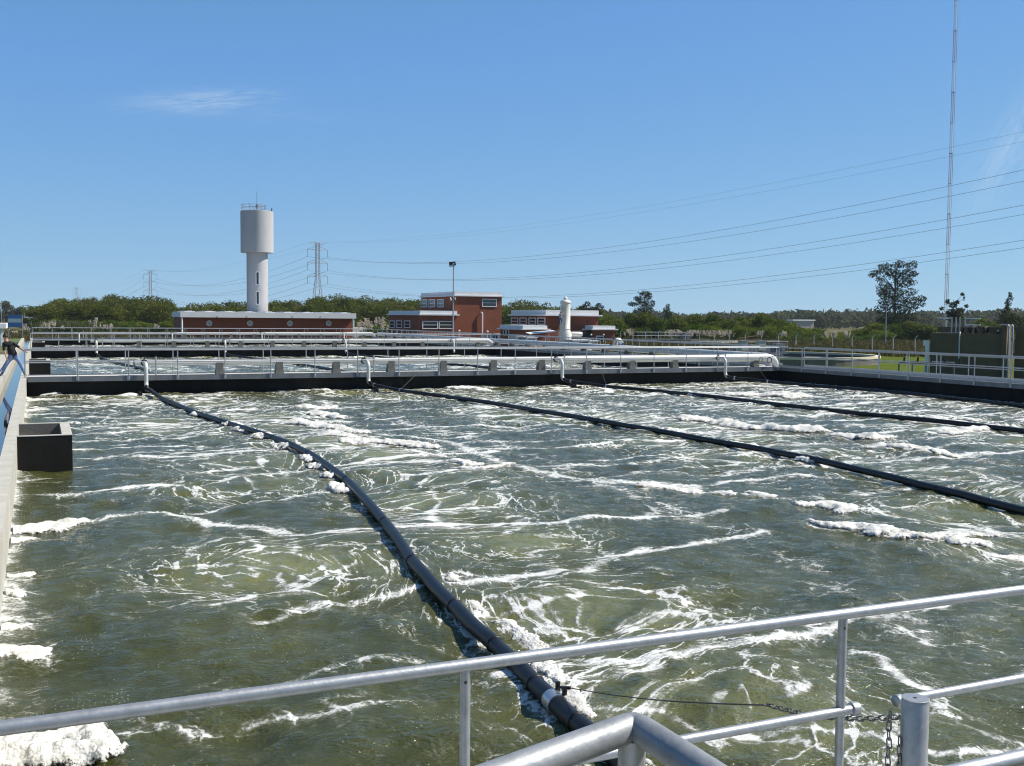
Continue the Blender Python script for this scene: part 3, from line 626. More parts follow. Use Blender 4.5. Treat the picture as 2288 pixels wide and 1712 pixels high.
# ------------------------------------------------------------------ white air mains on their saddles
def arc(c, r, a0, a1, u, v, n=8):
    c, u, v = Vector(c), Vector(u), Vector(v)
    return [c + u*(r*math.cos(a0+(a1-a0)*i/n)) + v*(r*math.sin(a0+(a1-a0)*i/n)) for i in range(n+1)]
DROPX = [3.76, 12.49, 21.47, 30.29]; SECR = [0.095, 0.13, 0.165, 0.195]; PZ = 0.47
def air_main(Y, label):
    yc = Y+0.72; t = thing('air_main', label, 'pipe', (3.0, yc, 0), 'white air mains on the cross walkways'); off = Vector((3.0, yc, 0))
    ends = DROPX[1:] + [33.5]
    for i in range(4):
        a, b_ = DROPX[i]-(0.35 if i == 0 else -0.75), ends[i] + (0.35 if i < 3 else 0.0)
        s = part('pipe_section', MB().tube([(a, yc, PZ), (b_, yc, PZ)], SECR[i], 16), AIRPIPE, t, True)
        if i: part('reducer', MB().tube([(DROPX[i]+.35, yc, PZ), (DROPX[i]+.45, yc, PZ), (DROPX[i]+.70, yc, PZ), (DROPX[i]+.75, yc, PZ)], [SECR[i-1], SECR[i-1]*1.02, SECR[i]*1.02, SECR[i]], 16), AIRPIPE, t, True)
    part('flange', MB().tube([(3.38, yc, PZ), (3.42, yc, PZ)], 0.14, 14), STEEL, t, True)
    e = arc((33.5, yc, PZ-.5), .5, math.pi/2, 0, (1, 0, 0), (0, 0, 1), 8)
    part('end_elbow', MB().tube([(33.45, yc, PZ)] + e + [(34.0, yc, -0.15)], 0.185, 16), AIRPIPE, t, True)
    b = MB(); w = 0.16
    n = len(b.v); b.box(-w, w, -0.16, 0.16, 0.0, 0.16); b.box(-w*.86, w*.86, -0.14, 0.14, 0.16, 0.47); sm = b.mesh('saddle', SADDLE)
    for x in np.arange(6.62, 33.3, 2.37):
        if min(abs(x-d) for d in DROPX) > 0.35: link('saddle', sm, t, (x-3.0, 0, 0))
    for i, x in enumerate(DROPX):
        r = 0.078; yf = Y-0.20
        p = [(x, yc, PZ+.02), (x, yf+.26, PZ+.02)] + arc((x, yf+.26, PZ-.22), .24, math.pi/2, math.pi, (0, 1, 0), (0, 0, 1), 7) + [(x, yf+.02, -0.20)] + arc((x, yf-.16, -0.20), .18, 0, -math.pi*.42, (0, 1, 0), (0, 0, 1), 6)
        d = part('drop_pipe', MB().tube(p, r, 12), AIRPIPE, t, True)
        part('flange', MB().tube([(x, yc-SECR[min(3, i)]-.10, PZ+.02), (x, yc-SECR[min(3, i)]-.06, PZ+.02)], 0.13, 12), BLACKM, d)
        v = MB(); v.tube([(x, yc-.30, PZ+.05), (x, yc-.30, PZ+.24)], 0.014, 6); v.lathe([(0.02, 0), (0.09, 0.005), (0.09, 0.02), (0.02, 0.025)], (x, yc-.30, PZ+.23), 12)
        part('valve_wheel', v, BLACKM, d)
        part('support_post', MB().tube([(x+.42, yc-.28, 0), (x+.42, yc-.28, PZ+.26)], 0.035, 6), GALVP, t)
    return t
m1 = air_main(42.5, 'white air main with drop pipes on the nearest cross walkway')
for Y, lab in ((79.0, 'white air main on the walkway between second and third basins'), (112.0, 'thin white air main on the farthest cross walkway')):
    c = copy_tree(m1); c.location.y = Y+0.72; c['label'] = lab
hx = 34.35
t = thing('air_header', 'large white air header running along the right hand side walkway', 'pipe', (hx, 44, 0))
for a, b_, r in ((44.6, 79.0, 0.20), (79.0, 112.6, 0.18)): part('pipe_section', MB().tube([(hx, a, 0.46), (hx, b_, 0.46)], r, 18), AIRPIPE, t, True)
part('end_elbow', MB().tube(arc((hx, 44.6, 0.06), .4, math.pi/2, math.pi, (0, 1, 0), (0, 0, 1), 8) + [(hx, 44.2, -0.1)], 0.201, 18), AIRPIPE, t, True)
b = MB(); b.box(-.2, .2, -.16, .16, 0, .2); b.box(-.17, .17, -.13, .13, .2, .42); sm = b.mesh('saddle', SADDLE)
for y in np.arange(46.5, 112, 3.0): link('saddle', sm, t, (0, y-44, 0))
# two coiled hoses hung on the railing corner
def ring(c, r, tr, u, v, n=20): return MB().tube([Vector(c)+Vector(u)*(r*math.cos(2*math.pi*i/n))+Vector(v)*(r*math.sin(2*math.pi*i/n)) for i in range(n+1)], tr, 6, False)
p = onY(1700, 804, 42.44); solo('coiled_hose', ring(p, 0.10, 0.014, (1, 0, 0), (0, 0, 1)), BLACKM, 'small black hose coil hung on the railing by the corner', 'hose', p)
p = onY(1719, 805, 42.44); solo('coiled_hose', ring(p, 0.14, 0.02, (1, 0, 0), (0, 0, 1)), BLACKM, 'larger black hose coil hung at the corner post of the walkway', 'hose', p)

# ------------------------------------------------------------------ floating black hoses
BAND = M('steel_band', (0.55, 0.57, 0.6), 0.35, 0.8, 0.1, 10)
ordn = ['first', 'second', 'third', 'fourth']
def hose(k, dy, near, label, grp):
    P = [p.copy() for p in HP[k]]; n = len(P)
    for i, p in enumerate(P):
        s = (42.15-p.y); p.z = WZ+0.075 + (0.0 if s > 5 else 0.19*(1-s/5)**2) + 0.005*math.sin(i*0.9)
        if k == 0 and p.y > 41.7: p.z -= 0.05
        p.y += dy
    P[0].z = -0.36
    r = 0.074 if k == 0 else 0.07; t = thing('floating_hose', label, 'hose', tuple(P[0]), grp)
    part('tube', MB().tube(P, r, 14 if near else 8), BLACKHDPE, t, True)
    if near:
        for i in range(6, n-2, 9 if k == 0 else 14):
            a, c = P[i], P[i+1]; d = (c-a).normalized(); part('weld_collar', MB().tube([a-d*.02, a-d*.012, a+d*.012, a+d*.02], [r+.001, r+.009, r+.009, r+.001], 14), BLACKHDPE, t, True)
        for i in ((3, 12) if k else (3,)):
            a = P[i]; d = (P[i+1]-a).normalized(); part('band_clamp', MB().tube([a-d*.03, a+d*.03], r+.012, 14), BAND, t, True)
    return t, P
H1 = None
for k in range(4):
    lab = ['black floating hose nearest the channel wall, curving across the basin', 'second black floating hose out from the channel wall', 'third black floating hose out from the channel wall', 'black floating hose beside the right hand side walkway'][k]
    t, P = hose(k, 0, True, lab, 'floating air hoses')
    if k == 0: H1 = (t, P)
for k in range(3): hose(k, 36.5, False, ['black hose floating in the second basin near its weir box', 'middle black hose floating in the second basin', 'right hand black hose floating in the second basin'][k], 'floating hoses in the second basin')
# stays from the walkway to the hoses
for k in (1, 2, 3):
    a = HP[k][12]; p0 = Vector((DROPX[k]+2.1, 42.45, -0.1)); p1 = Vector((a.x, a.y, WZ+.16))
    solo('stay_cable', MB().tube([p0, p1], 0.008, 5), RUSTW, 'thin steel stay from the far walkway to the %s hose' % ordn[k], 'cable', tuple(p0))

# ------------------------------------------------------------------ the near walkway, its railing, the landing and the mooring chain
t = thing('front_walkway', 'near galvanised walkway railing crossing the foreground over the basin', 'walkway', (0, 2.25, 0))
part('deck', MB().box(-0.36, 34, 2.27, 3.72, -0.06, 0.0), CONCW, t)
yf = 3.71
part('top_rail', MB().tube([(x, yf, RAIL_H) for x in np.linspace(-3, 33.4, 19)], 0.0245, 24), GALV, t, True)
for k in range(-2, 19):
    x = 1.48+1.85*(k-0); 
    if x > 33: break
    pp = part('post', MB().tube([(x, yf, -0.1), (x, yf, RAIL_H-.012)], 0.0205, 20), GALV, t, True)
    if k in (0, 1): part('bolt_hole', MB().tube([(x-.006, yf-.0195, RAIL_H-.06), (x-.006, yf-.0212, RAIL_H-.06)], 0.006, 10), DARK, pp)
part('mid_rail', MB().tube([(-3, yf-.004, MID_H), (3.385, yf-.004, MID_H)], 0.0225, 20), GALV, t, True)
part('end_cap', MB().tube([(3.385, yf-.004, MID_H), (3.39, yf-.004, MID_H), (3.425, yf-.004, MID_H), (3.43, yf-.004, MID_H)], [0.0215, .031, .031, .028], 20), GALV, t, True)
part('mid_rail', MB().tube([(3.70, yf-.004, MID_H), (33.2, yf-.004, MID_H)], 0.0215, 20), GALV, t, True)
part('end_cap', MB().tube([(3.655, yf-.004, MID_H), (3.66, yf-.004, MID_H), (3.695, yf-.004, MID_H), (3.70, yf-.004, MID_H)], [.026, .029, .029, .024], 20), GALV, t, True)
part('top_rail', MB().tube([(1.6, 2.25, RAIL_H), (33.4, 2.25, RAIL_H)], 0.0245, 24), GALV, t, True)
for k in range(4): part('post', MB().tube([(1.62+1.9*k, 2.25, -0.1), (1.62+1.9*k, 2.25, RAIL_H-.012)], 0.0205, 16), GALV, t, True)
part('mid_rail', MB().tube([(1.62, 2.25, MID_H), (33.2, 2.25, MID_H)], 0.0205, 16), GALV, t, True)
t = thing('anchor_post', 'stout galvanised anchor post with a capped top beside the railing', 'post', (3.50, 3.43, 0))
b = MB(); b.tube([(3.50, 3.43, 0.0), (3.50, 3.43, 0.672), (3.50, 3.43, 0.675)], [.0585, .0585, .057], 32); part('tube', b, GALV, t, True)
part('cap_plate', MB().lathe([(0.057, 0), (0.0595, .002), (0.0595, .006), (0.057, .007)], (3.50, 3.43, 0.675), 32), GALV, t)
part('drain_hole', MB().lathe([(0.0085, 0), (0.0085, 0.0012)], (3.497, 3.43, 0.682), 14), DARK, t)
part('base_plate', MB().box(3.40, 3.60, 3.33, 3.53, 0.0, 0.012), GALV, t)
# landing the photograph was taken from: corner of its tube railing
LX, LY, LZ = 0.92, 1.525, 1.640
t = thing('landing_railing', 'corner of a thick weathered handrail on the landing in the foreground', 'railing', (LX, LY, 0.65))
part('deck', MB().box(-1.4, LX-.02, -1.3, LY-.03, 0.57, 0.65), CONCW, t)
cr = arc((LX-.035, LY-.035, LZ), .035, math.pi/2, 0, (1, 0, 0), (0, 1, 0), 5)
LA, RA = Vector((-1.5, -.47, 0)), Vector((.06, -2.3, 0))
C0 = Vector((LX, LY, LZ)); la, ra = LA.normalized(), RA.normalized()
cr = [C0+la*.05, C0+la*.018+ra*.001, C0+la*.005+ra*.005, C0+ra*.018+la*.001, C0+ra*.05]
part('handrail', MB().tube([C0+LA] + cr + [C0+RA], 0.0255, 28), GALVW, t, True)
part('mid_rail', MB().tube([C0+LA+Vector((0, 0, -.48))] + [c+Vector((0, 0, -.48)) for c in cr] + [C0+RA+Vector((0, 0, -.48))], 0.024, 16), GALV, t, True)
for x, y in ((LX-.012, LY-.012), (LX+RA.x*.95, LY+RA.y*.95), (LX+LA.x*.95, LY+LA.y*.95)): part('post', MB().tube([(x, y, 0.6), (x, y, LZ-.015)], 0.0235, 20), GALV, t, True)
for x, y in ((-1.3, -1.2), (0.8, -1.2), (-1.3, 1.4), (0.8, 1.4)): part('leg', MB().box(x-.05, x+.05, y-.05, y+.05, GZ, 0.57), STEEL, t)
# clamp, cable and chain
ci = min(range(len(H1[1])), key=lambda i: (H1[1][i]-Vector((3.57, 7.08, -.6))).length)
a = H1[1][ci]; d = (H1[1][ci+1]-H1[1][ci-1]).normalized()
cl = part('steel_clamp', MB().tube([a-d*.07, a+d*.07], 0.082, 20), BAND, H1[0], True)
lug = MB(); top = a+Vector((0.055, 0, 0.085)); lug.box(top.x-.015, top.x+.015, top.y-.07, top.y-.045, top.z-.02, top.z+.05); lug.box(top.x-.015, top.x+.015, top.y+.045, top.y+.07, top.z-.02, top.z+.05)
lug.tube([top+Vector((0, -.09, .02)), top+Vector((0, .09, .02))], .008, 6); lug.tube([top+Vector((.0, 0, .02)), top+Vector((.05, -.06, .03))], .014, 6)
part('clamp_lug', lug, BLACKM, cl)
c0 = top+Vector((.04, -.05, .03)); c1 = Vector((3.468, 3.474, 0.585))
lnk = c1-c0; L = lnk.length; ce = c0+lnk*((L-1.05)/L)
cab = [c0+(ce-c0)*(i/10)-Vector((0, 0, .03*math.sin(math.pi*i/10))) for i in range(11)]
solo('mooring_cable', MB().tube(cab, 0.0042, 6), RUSTW, 'thin dark steel cable from the clamped hose towards the anchor post', 'cable', tuple(c0))
def link_mesh():
    w, h = 0.011, 0.014; p = []
    for i in range(14):
        a_ = 2*math.pi*i/14; p.append((math.cos(a_)*w, math.sin(a_)*w + (h if math.sin(a_) >= 0 else -h), 0))
    p.append(p[0]); b = MB(); b.tube(p, 0.0034, 6, False); return b.mesh('chain_link', M('chain_steel', (0.20, 0.19, 0.18), 0.45, 0.7), smooth=True)
LM = link_mesh()
def chain(name, label, pts):
    t = thing(name, label, 'chain', tuple(pts[0])); P = [Vector(p) for p in pts]; step = 0.040; i, s, k = 0, 0.0, 0
    while i < len(P)-1:
        sg = P[i+1]-P[i]
        while s < sg.length:
            q = P[i]+sg.normalized()*s; o = link('chain_link', LM, t, q-P[0]); o.rotation_mode = 'QUATERNION'
            from mathutils import Quaternion
            o.rotation_quaternion = sg.to_track_quat('Y', 'Z') @ Quaternion((0, 1, 0), (math.pi/2)*(k % 2)+.3); s += step; k += 1
        s -= sg.length; i += 1
chain('mooring_chain', 'taut dark chain hooked to the side of the anchor post', [ce + (c1-ce)*(i/12) - Vector((0, 0, .035*math.sin(math.pi*i/12))) for i in range(13)])
hp = c1+Vector((-.05, .02, .0)); chain('hanging_chain', 'loose end of dark chain hanging down beside the anchor post', [hp+Vector((-.006*(i % 2), 0, -.06*i)) for i in range(12)])
hp = c1+Vector((-.028, -.02, -.10)); chain('hanging_chain', 'short second chain tail hanging against the anchor post', [hp+Vector((.003*(i % 2), 0, -.06*i)) for i in range(9)])
# ------------------------------------------------------------------ buildings of the plant
def win(parent, face, a0, a1, z0, z1, plane, bars=2, fr=0.12, deep=0.10):
    """window in a wall facing -y ('y') or -x ('x'); a0..a1 along the wall"""
    def bx(b, u0, u1, w0, w1, d0, d1):
        if face == 'y': b.box(u0, u1, plane+d0, plane+d1, w0, w1)
        else: b.box(plane+d0, plane+d1, u0, u1, w0, w1)
    a0, a1 = min(a0, a1), max(a0, a1); b = MB()
    bx(b, a0, a0+fr, z0, z1, -deep, .02); bx(b, a1-fr, a1, z0, z1, -deep, .02); bx(b, a0+fr, a1-fr, z1-fr, z1, -deep, .02); bx(b, a0+fr, a1-fr, z0, z0+fr, -deep, .02)
    w = part('window', b, WHITEF, parent); n = bars
    for i in range(n):
        h0, h1 = z0+fr+(z1-z0-2*fr)*i/n, z0+fr+(z1-z0-2*fr)*(i+1)/n
        b = MB(); bx(b, a0+fr, a1-fr, h0+.04, h1-.04, -.03, .0); part('pane', b, PANE, w)
        if i: b = MB(); bx(b, a0+fr, a1-fr, h0-.04, h0+.04, -.06, .0); part('mullion', b, WHITEF, w)
def block(parent, x0, x1, y0, y1, z0, z1, fascia, eave=0.35, lip=0.14):
    part('wall', MB().box(x0, x1, y0, y1, z0, z1-fascia), BRICK, parent)
    r = part('roof', MB().box(x0-.04, x1+.04, y0-.04, y1+.04, z1-fascia+lip, z1), WHITEP, parent)
    part('eave', MB().box(x0-eave, x1+eave, y0-eave, y1+eave, z1-fascia, z1-fascia+lip), WHITEP, r)
def q3(X, Y): return 780+X/5.171, 560+Y/5.171
def q4(X, Y): return 1120+X/5.267, 640+Y/5.267
def q2(X, Y): return 380+X/5.027, 640+Y/5.027

# two-storey brick block with its lower wing
c = far(1016, 165); BX, BY = c.x, c.y
xr = onY(1121, 700, BY).x; zt = onY(1016, 651.5, BY).z; yb = onX(941, 690, BX).y
t = thing('brick_building', 'two-storey red brick plant building with white parapet and a lower wing', 'building', (BX, BY, GZ))
block(t, BX, xr, BY, yb, GZ, zt, (660.5-651.5)*165/FPX*1.15, 0.30, 0.16)
for xs in ((835, 905), (925, 995), (1025, 1095)):
    a = onX(*q3(xs[0], 610), BX); b_ = onX(*q3(xs[1], 610), BX); win(t, 'x', a.y, b_.y, onX(*q3(xs[1], 655), BX).z, onX(*q3(xs[0], 565), BX).z, BX)
a = onY(*q3(1535, 650), BY); b_ = onY(*q3(1705, 560), BY); win(t, 'y', a.x, b_.x, a.z, b_.z, BY)
WY = BY-0.9; wx = onY(939, 700, WY).x; wyb = onX(869, 720, wx).y; wz = onY(939, 694, WY).z
block(t, wx, BX-.01, WY, wyb, GZ, wz, 0.72, 0.35, 0.2)
for xs in ((472, 530), (552, 612), (642, 708)):
    a = onX(*q3(xs[0], 850), wx); b_ = onX(*q3(xs[1], 850), wx); win(t, 'x', a.y, b_.y, onX(*q3(xs[1], 895), wx).z, onX(*q3(xs[0], 808), wx).z, wx)
for xs in ((845, 1025), (1035, 1200)):
    a = onY(*q3(xs[0], 905), WY); b_ = onY(*q3(xs[1], 815), WY); win(t, 'y', a.x, b_.x, a.z, b_.z, WY)
p = onY(*q3(1540, 1030), BY-.35); pt = onY(*q3(1540, 720), BY-.35)
part('downpipe', MB().tube([(p.x, BY-.3, GZ), (p.x, BY-.3, pt.z-.1), (p.x-.05, BY-.3, pt.z), (p.x-.2, BY-.1, pt.z+.05)], 0.11, 10), WHITEF, t, True)

# laboratory building on the right with two low wings
c = far(1220, 150); LX_, LY_ = c.x, c.y
xr = onY(1337, 700, LY_).x; zt = onY(1222, 692.5, LY_).z; yb = onX(1143, 700, LX_).y
t = thing('brick_building', 'red brick laboratory building with four small windows behind the white tank', 'building', (LX_, LY_, GZ))
block(t, LX_, xr, LY_, yb, GZ, zt, 0.85, 0.45, 0.2)
for xs in ((122, 200), (222, 300), (328, 408), (432, 520)):
    a = onX(*q4(xs[0], 410), LX_); b_ = onX(*q4(xs[1], 410), LX_); win(t, 'x', a.y, b_.y, onX(*q4(xs[1], 452), LX_).z, onX(*q4(xs[0], 368), LX_).z, LX_)
VY = LY_-6.0; vx = onY(1169, 730, VY).x; vz = onY(1169, 727, VY).z
block(t, vx, onY(1222, 730, VY).x, VY, onX(1118, 730, vx).y, GZ, vz, 0.62, 0.4, 0.16)
for px in (1128.0, 1134.8):
    q = onX(px, 742.5, vx); b = ring((vx-.03, q.y, q.z), 0.42, 0.09, (0, 1, 0), (0, 0, 1)); w = part('porthole', b, WHITEF, t, True)
    part('pane', MB().tube([(vx-.02, q.y, q.z), (vx+.01, q.y, q.z)], 0.40, 18), PANE, w)
RY = LY_-4.0; rx = onY(1325, 735, RY).x; rz = onY(1325, 728, RY).z; rr = onY(1374, 735, RY).x
block(t, rx, rr, RY, onX(1308, 735, rx).y, GZ, rz, 0.60, 0.35, 0.16)
a = onY(*q4(1115, 580), RY); b_ = onY(*q4(1203, 580), RY)
d = part('door', MB().box(a.x, b_.x, RY-.08, RY-.001, GZ, a.z), WHITEF, t); part('door_leaf', MB().box(a.x+.14, b_.x-.12, RY-.10, RY-.081, GZ+.05, a.z-.16), PANE, d)
GLOBE = M('globe_lamp_glass', (0.85, 0.80, 0.70), 0.3)
for X, Y in ((1060, 570), (1205, 570)):
    q = onY(*q4(X, Y), RY-.2); part('globe_lamp', MB().lathe([(0.02, -.14), (.10, -.11), (.15, 0), (.10, .11), (.02, .14)], (q.x, RY-.16, q.z), 12), GLOBE, t, True)
part('service_shaft', MB().box(rx-2.6, rx-.05, RY+.5, RY+3.0, GZ, rz-.7), BLACKM, t)

# canopy and kiosk between the buildings
t = thing('canopy', 'small sloping white canopy on slim posts in front of the brick buildings', 'canopy', (vx+1, VY-3, GZ))
a, b_ = onY(1180, 745.5, VY-3), onY(1240, 740.5, VY-3)
b = MB(); n = len(b.v); b.v += [(a.x, VY-3.5, a.z-.08), (b_.x, VY-3.5, b_.z-.08), (b_.x, VY-2.2, b_.z+.06), (a.x, VY-2.2, a.z+.06)] + [(a.x, VY-3.5, a.z), (b_.x, VY-3.5, b_.z), (b_.x, VY-2.2, b_.z+.14), (a.x, VY-2.2, a.z+.14)]
for q in ((0,3,2,1),(4,5,6,7),(0,1,5,4),(1,2,6,5),(2,3,7,6),(3,0,4,7)): b.f.append(tuple(n+i for i in q)); b.m.append(0)
part('roof_slab', b, WHITEP, t)
for x in (a.x+.4, b_.x-.8): part('post', MB().tube([(x, VY-2.9, GZ), (x, VY-2.9, a.z-.05)], 0.07, 8), WHITEF, t)
c = onY(1090, 757, BY-8)
def kiosk(px0, px1, top, Y, label, doors, name='equipment_kiosk'):
    a, b_ = onY(px0, top, Y), onY(px1, top, Y)
    t = thing(name, label, 'kiosk', (a.x, Y, GZ)); part('body', MB().box(a.x, b_.x, Y, Y+2.2, GZ, a.z-.12), M('kiosk_grey', (0.50, 0.53, 0.52), .5), t)
    part('roof', MB().box(a.x-.15, b_.x+.15, Y-.15, Y+2.35, a.z-.12, a.z), WHITEP, t)
    for u, v in doors: part('door', MB().box(a.x+(b_.x-a.x)*u, a.x+(b_.x-a.x)*v, Y-.03, Y, GZ+.1, a.z-.35), DARK, t)
kiosk(1089, 1125, 746, BY-12, 'pale kiosk with two dark doors beside the tall brick block', [(.36, .44), (.54, .60)])
kiosk(1154, 1170, 750, VY-4, 'narrow grey equipment kiosk left of the canopy', [(.3, .7)])
kiosk(1178, 1199, 753, VY-5, 'small white kiosk with arched dark openings under the canopy', [(.18, .42), (.55, .8)])
kiosk(1281, 1318, 759, RY-9, 'white low machine housing right of the tall white tank', [(.35, .9)], 'machine_housing')
kiosk(1320, 1336, 761, RY-8, 'small grey machine cabinet before the laboratory door', [(.2, .75)], 'machine_cabinet')
for px, py, Y in ((1089, 743, BY-14), (1026, 741, BY-6)):
    q = onY(px, py, Y); t = thing('globe_lamp', 'white globe lamp on a short post near the tall brick block', 'lamp', (q.x, Y, GZ), 'globe lamps before the brick block')
    part('post', MB().tube([(q.x, Y, GZ), (q.x, Y, q.z)], 0.05, 8), WHITEF, t); part('globe', MB().lathe([(.03, -.16), (.13, -.12), (.18, 0), (.13, .12), (.03, .16)], (q.x, Y, q.z+.1), 12), GLOBE, t, True)

# tall white process tank with its ladder
c = far(1263, 140); k = 140/FPX
TANK = M('cream_tank_paint', (0.70, 0.68, 0.60), 0.4, 0, 0.06, 1.0, dirt=(0.5, 0.48, 0.42), ds=1.2, damt=0.3)
t = thing('process_tank', 'tall slim white cylindrical tank with domed cap before the laboratory', 'tank', tuple(c))
zt = zat(1263, 663, c); zs = zat(1263, 674, c); zb = zat(1263, 736, c)
part('shell', MB().lathe([(0.66, GZ+.3), (0.66, zb), (0.69, zb+.02), (0.69, zb+.10), (0.66, zb+.12), (0.66, zs-.25)], (c.x, c.y, 0), 28), TANK, t, True)
part('dome', MB().lathe([(0.70, zs-.25), (0.73, zs-.2), (0.73, zs-.1), (0.66, zs+.05), (0.45, zs+.20), (0.30, zs+.26)], (c.x, c.y, 0), 28), TANK, t, True)
part('vent_cap', MB().lathe([(0.20, zs+.24), (0.20, zs+.40), (0.30, zs+.42), (0.27, zs+.50), (0.10, zt)], (c.x, c.y, 0), 18), TANK, t, True)
part('base_skirt', MB().lathe([(0.84, GZ), (0.84, zb-.75), (0.76, zb-.35), (0.67, zb-.10)], (c.x, c.y, 0), 28), TANK, t, True)
d2 = Vector((1, -.25, 0)).normalized(); q = Vector((c.x, c.y, zb-.9)) + d2*.3
part('manway', MB().tube([q, q+d2*.45, q+d2*.52], [.52, .52, .40], 20), TANK, t, True)
q2_ = q+d2*.5; part('duct', MB().tube([q2_+Vector((0, 0, .25)), q2_+d2*1.3+Vector((0, 0, .25)), q2_+d2*1.3+Vector((.5, 1.5, .1))], .34, 14), M('duct_metal', (.6, .58, .52), .4, .2), t, True)
lt = zat(1259, 685, c); l0 = Vector((c.x-1.75, c.y-1.1, GZ)); l1 = Vector((c.x-.55, c.y-.62, lt))
lad = thing('ladder', 'leaning wooden ladder against the tall white tank', 'ladder', tuple(l0))
sx = Vector((.17, -.28, 0)); LADM = M('ladder_wood', (0.42, 0.33, 0.22), .7)
for s in (-1, 1): part('stile', MB().tube([l0+sx*s*.6, l1+sx*s*.6], 0.045, 5), LADM, lad)
for i in range(1, 22): m_ = l0.lerp(l1, i/22); part('rung', MB().tube([m_-sx*.6, m_+sx*.6], 0.025, 5), LADM, lad)

# long low building with portholes, water tower behind it
t0 = onZ(405, 757, GZ); LBY = t0.y; x0 = onY(403, 720, LBY).x; x1 = onY(787, 720, LBY).x; zt = onY(600, 698.5, LBY).z; zf = onY(600, 710.5, LBY).z
xe0, xe1 = onY(403, 705, LBY-1.6).x, onY(796, 705, LBY-1.6).x
t = thing('long_brick_building', 'long low red brick building with four portholes and wide white fascia', 'building', (x0, LBY, GZ))
part('wall', MB().box(x0, x1, LBY, LBY+9, GZ, zf+.02), BRICK, t)
r = part('roof', MB().box(xe0, xe1, LBY-1.6, LBY+10.5, zf, zt), WHITEP, t)
b = MB()
for i in range(9):
    w = (xe1-xe0)/9; b.box(xe0+w*i+.8, xe0+w*(i+1)-.8, LBY-.5, LBY+9.6, zt+.001, zt+.10); b.box(xe0+w*i+1.3, xe0+w*(i+1)-1.3, LBY-.2, LBY+9.3, zt+.10, zt+.17)
part('vault_cap', b, WHITEP, r)
for X in (528, 862, 1375, 1690):
    q = onY(*q2(X, 340), LBY-1.7); part('spout', MB().tube([(q.x, LBY-1.55, q.z+.02), (q.x, LBY-1.95, q.z-.05)], 0.07, 8), STEEL, r)
for px in (406.5, 789.5): q = onY(px, 730, LBY-1.4); part('column', MB().tube([(q.x, LBY-1.4, GZ), (q.x, LBY-1.4, zf)], 0.16, 12), WHITEP, t, True)
for X in (440, 898, 1347, 1782):
    q = onY(*q2(X, 415), LBY-.03); w = part('porthole', ring((q.x, LBY-.03, q.z), .44, .07, (1, 0, 0), (0, 0, 1)), WHITEF, t, True); part('pane', MB().tube([(q.x, LBY-.03, q.z), (q.x, LBY+.01, q.z)], .43, 20), PORT, w)
part('annex', MB().box(x1+1.0, x1+3.2, LBY+2, LBY+6, GZ, zf-1.6), WHITEP, t)
c = far(575.5, 196); WT = Vector((c.x, c.y, GZ)); k = 196/FPX
TOW = M('tower_white_plaster', (0.44, 0.44, 0.45), 0.8, 0, 0.05, 0.35, dirt=(0.34, 0.34, 0.33), ds=0.5, damt=0.6, stretch=(1, 1, .2))
t = thing('water_tower', 'tall white water tower with wide cylindrical tank behind the long brick building', 'water tower', tuple(WT))
zt = zat(575, 473, c); zb = zat(575, 565, c); R, rs = 35.8*k, 23.2*k
part('shaft', MB().lathe([(rs, GZ), (rs, zb+.1)], (c.x, c.y, 0), 48), TOW, t, True)
part('tank', MB().lathe([(rs-.05, zb), (R, zb), (R, zt), (R-.5, zt+.1)], (c.x, c.y, 0), 48), TOW, t, True)
tv = Vector((EYE.x-c.x, EYE.y-c.y, 0)).normalized(); sv = Vector((-tv.y, tv.x, 0))
for z0_, z1_ in ((zat(575, 638, c), zat(575, 608, c)), (zat(575, 681, c), zat(575, 651, c))):
    ctr = Vector((c.x, c.y, 0)) + tv*(rs-.08) + sv*(.02*rs)
    def vb(b, u0, u1, w0, w1, d0, d1):
        n = len(b.v)
        for w_ in (w0, w1):
            for u_, d_ in ((u0, d0), (u1, d0), (u1, d1), (u0, d1)): pt_ = ctr+sv*u_+tv*d_; b.v.append((pt_.x, pt_.y, w_))
        for q in ((0,3,2,1),(4,5,6,7),(0,1,5,4),(1,2,6,5),(2,3,7,6),(3,0,4,7)): b.f.append(tuple(n+i for i in q)); b.m.append(0)
        return b
    b = MB(); vb(b, -.34, -.2, z0_, z1_, -.3, .18); vb(b, .2, .34, z0_, z1_, -.3, .18); vb(b, -.2, .2, z1_-.14, z1_, -.3, .18); vb(b, -.2, .2, z0_, z0_+.14, -.3, .18)
    w = part('window', b, WHITEF, t); part('pane', vb(MB(), -.2, .2, z0_+.14, z1_-.14, -.3, .10), PANE, w)
zr = zt+1.15; n = 9
cg = Vector((c.x-.55, c.y, 0)); rr_ = R*.74
for h_, nm in ((1.15, 'top_rail'), (.6, 'mid_rail')): part(nm, MB().tube([(cg.x+rr_*math.cos(2*math.pi*i/24), cg.y+rr_*math.sin(2*math.pi*i/24), zt+h_) for i in range(25)], .05, 5, False), GALVP, t)
for i in range(n): a_ = 2*math.pi*i/n; part('post', MB().tube([(cg.x+rr_*math.cos(a_), cg.y+rr_*math.sin(a_), zt), (cg.x+rr_*math.cos(a_), cg.y+rr_*math.sin(a_), zr)], .045, 5), GALVP, t)
part('lightning_rod', MB().tube([(c.x, c.y, zt), (c.x, c.y, zt+1.2), (c.x, c.y, zat(575, 427, c))], [.09, .05, .03], 6), STEEL, t)
part('beacon', MB().tube([(c.x, c.y, zt+.6), (c.x, c.y, zt+1.25)], .22, 8), STEEL, t)
q = Vector((c.x, c.y, 0)) + rt0*(R*.92); part('horn', MB().tube([(q.x, q.y, zt), (q.x, q.y, zt+.65)], .09, 6), BLACKM, t)

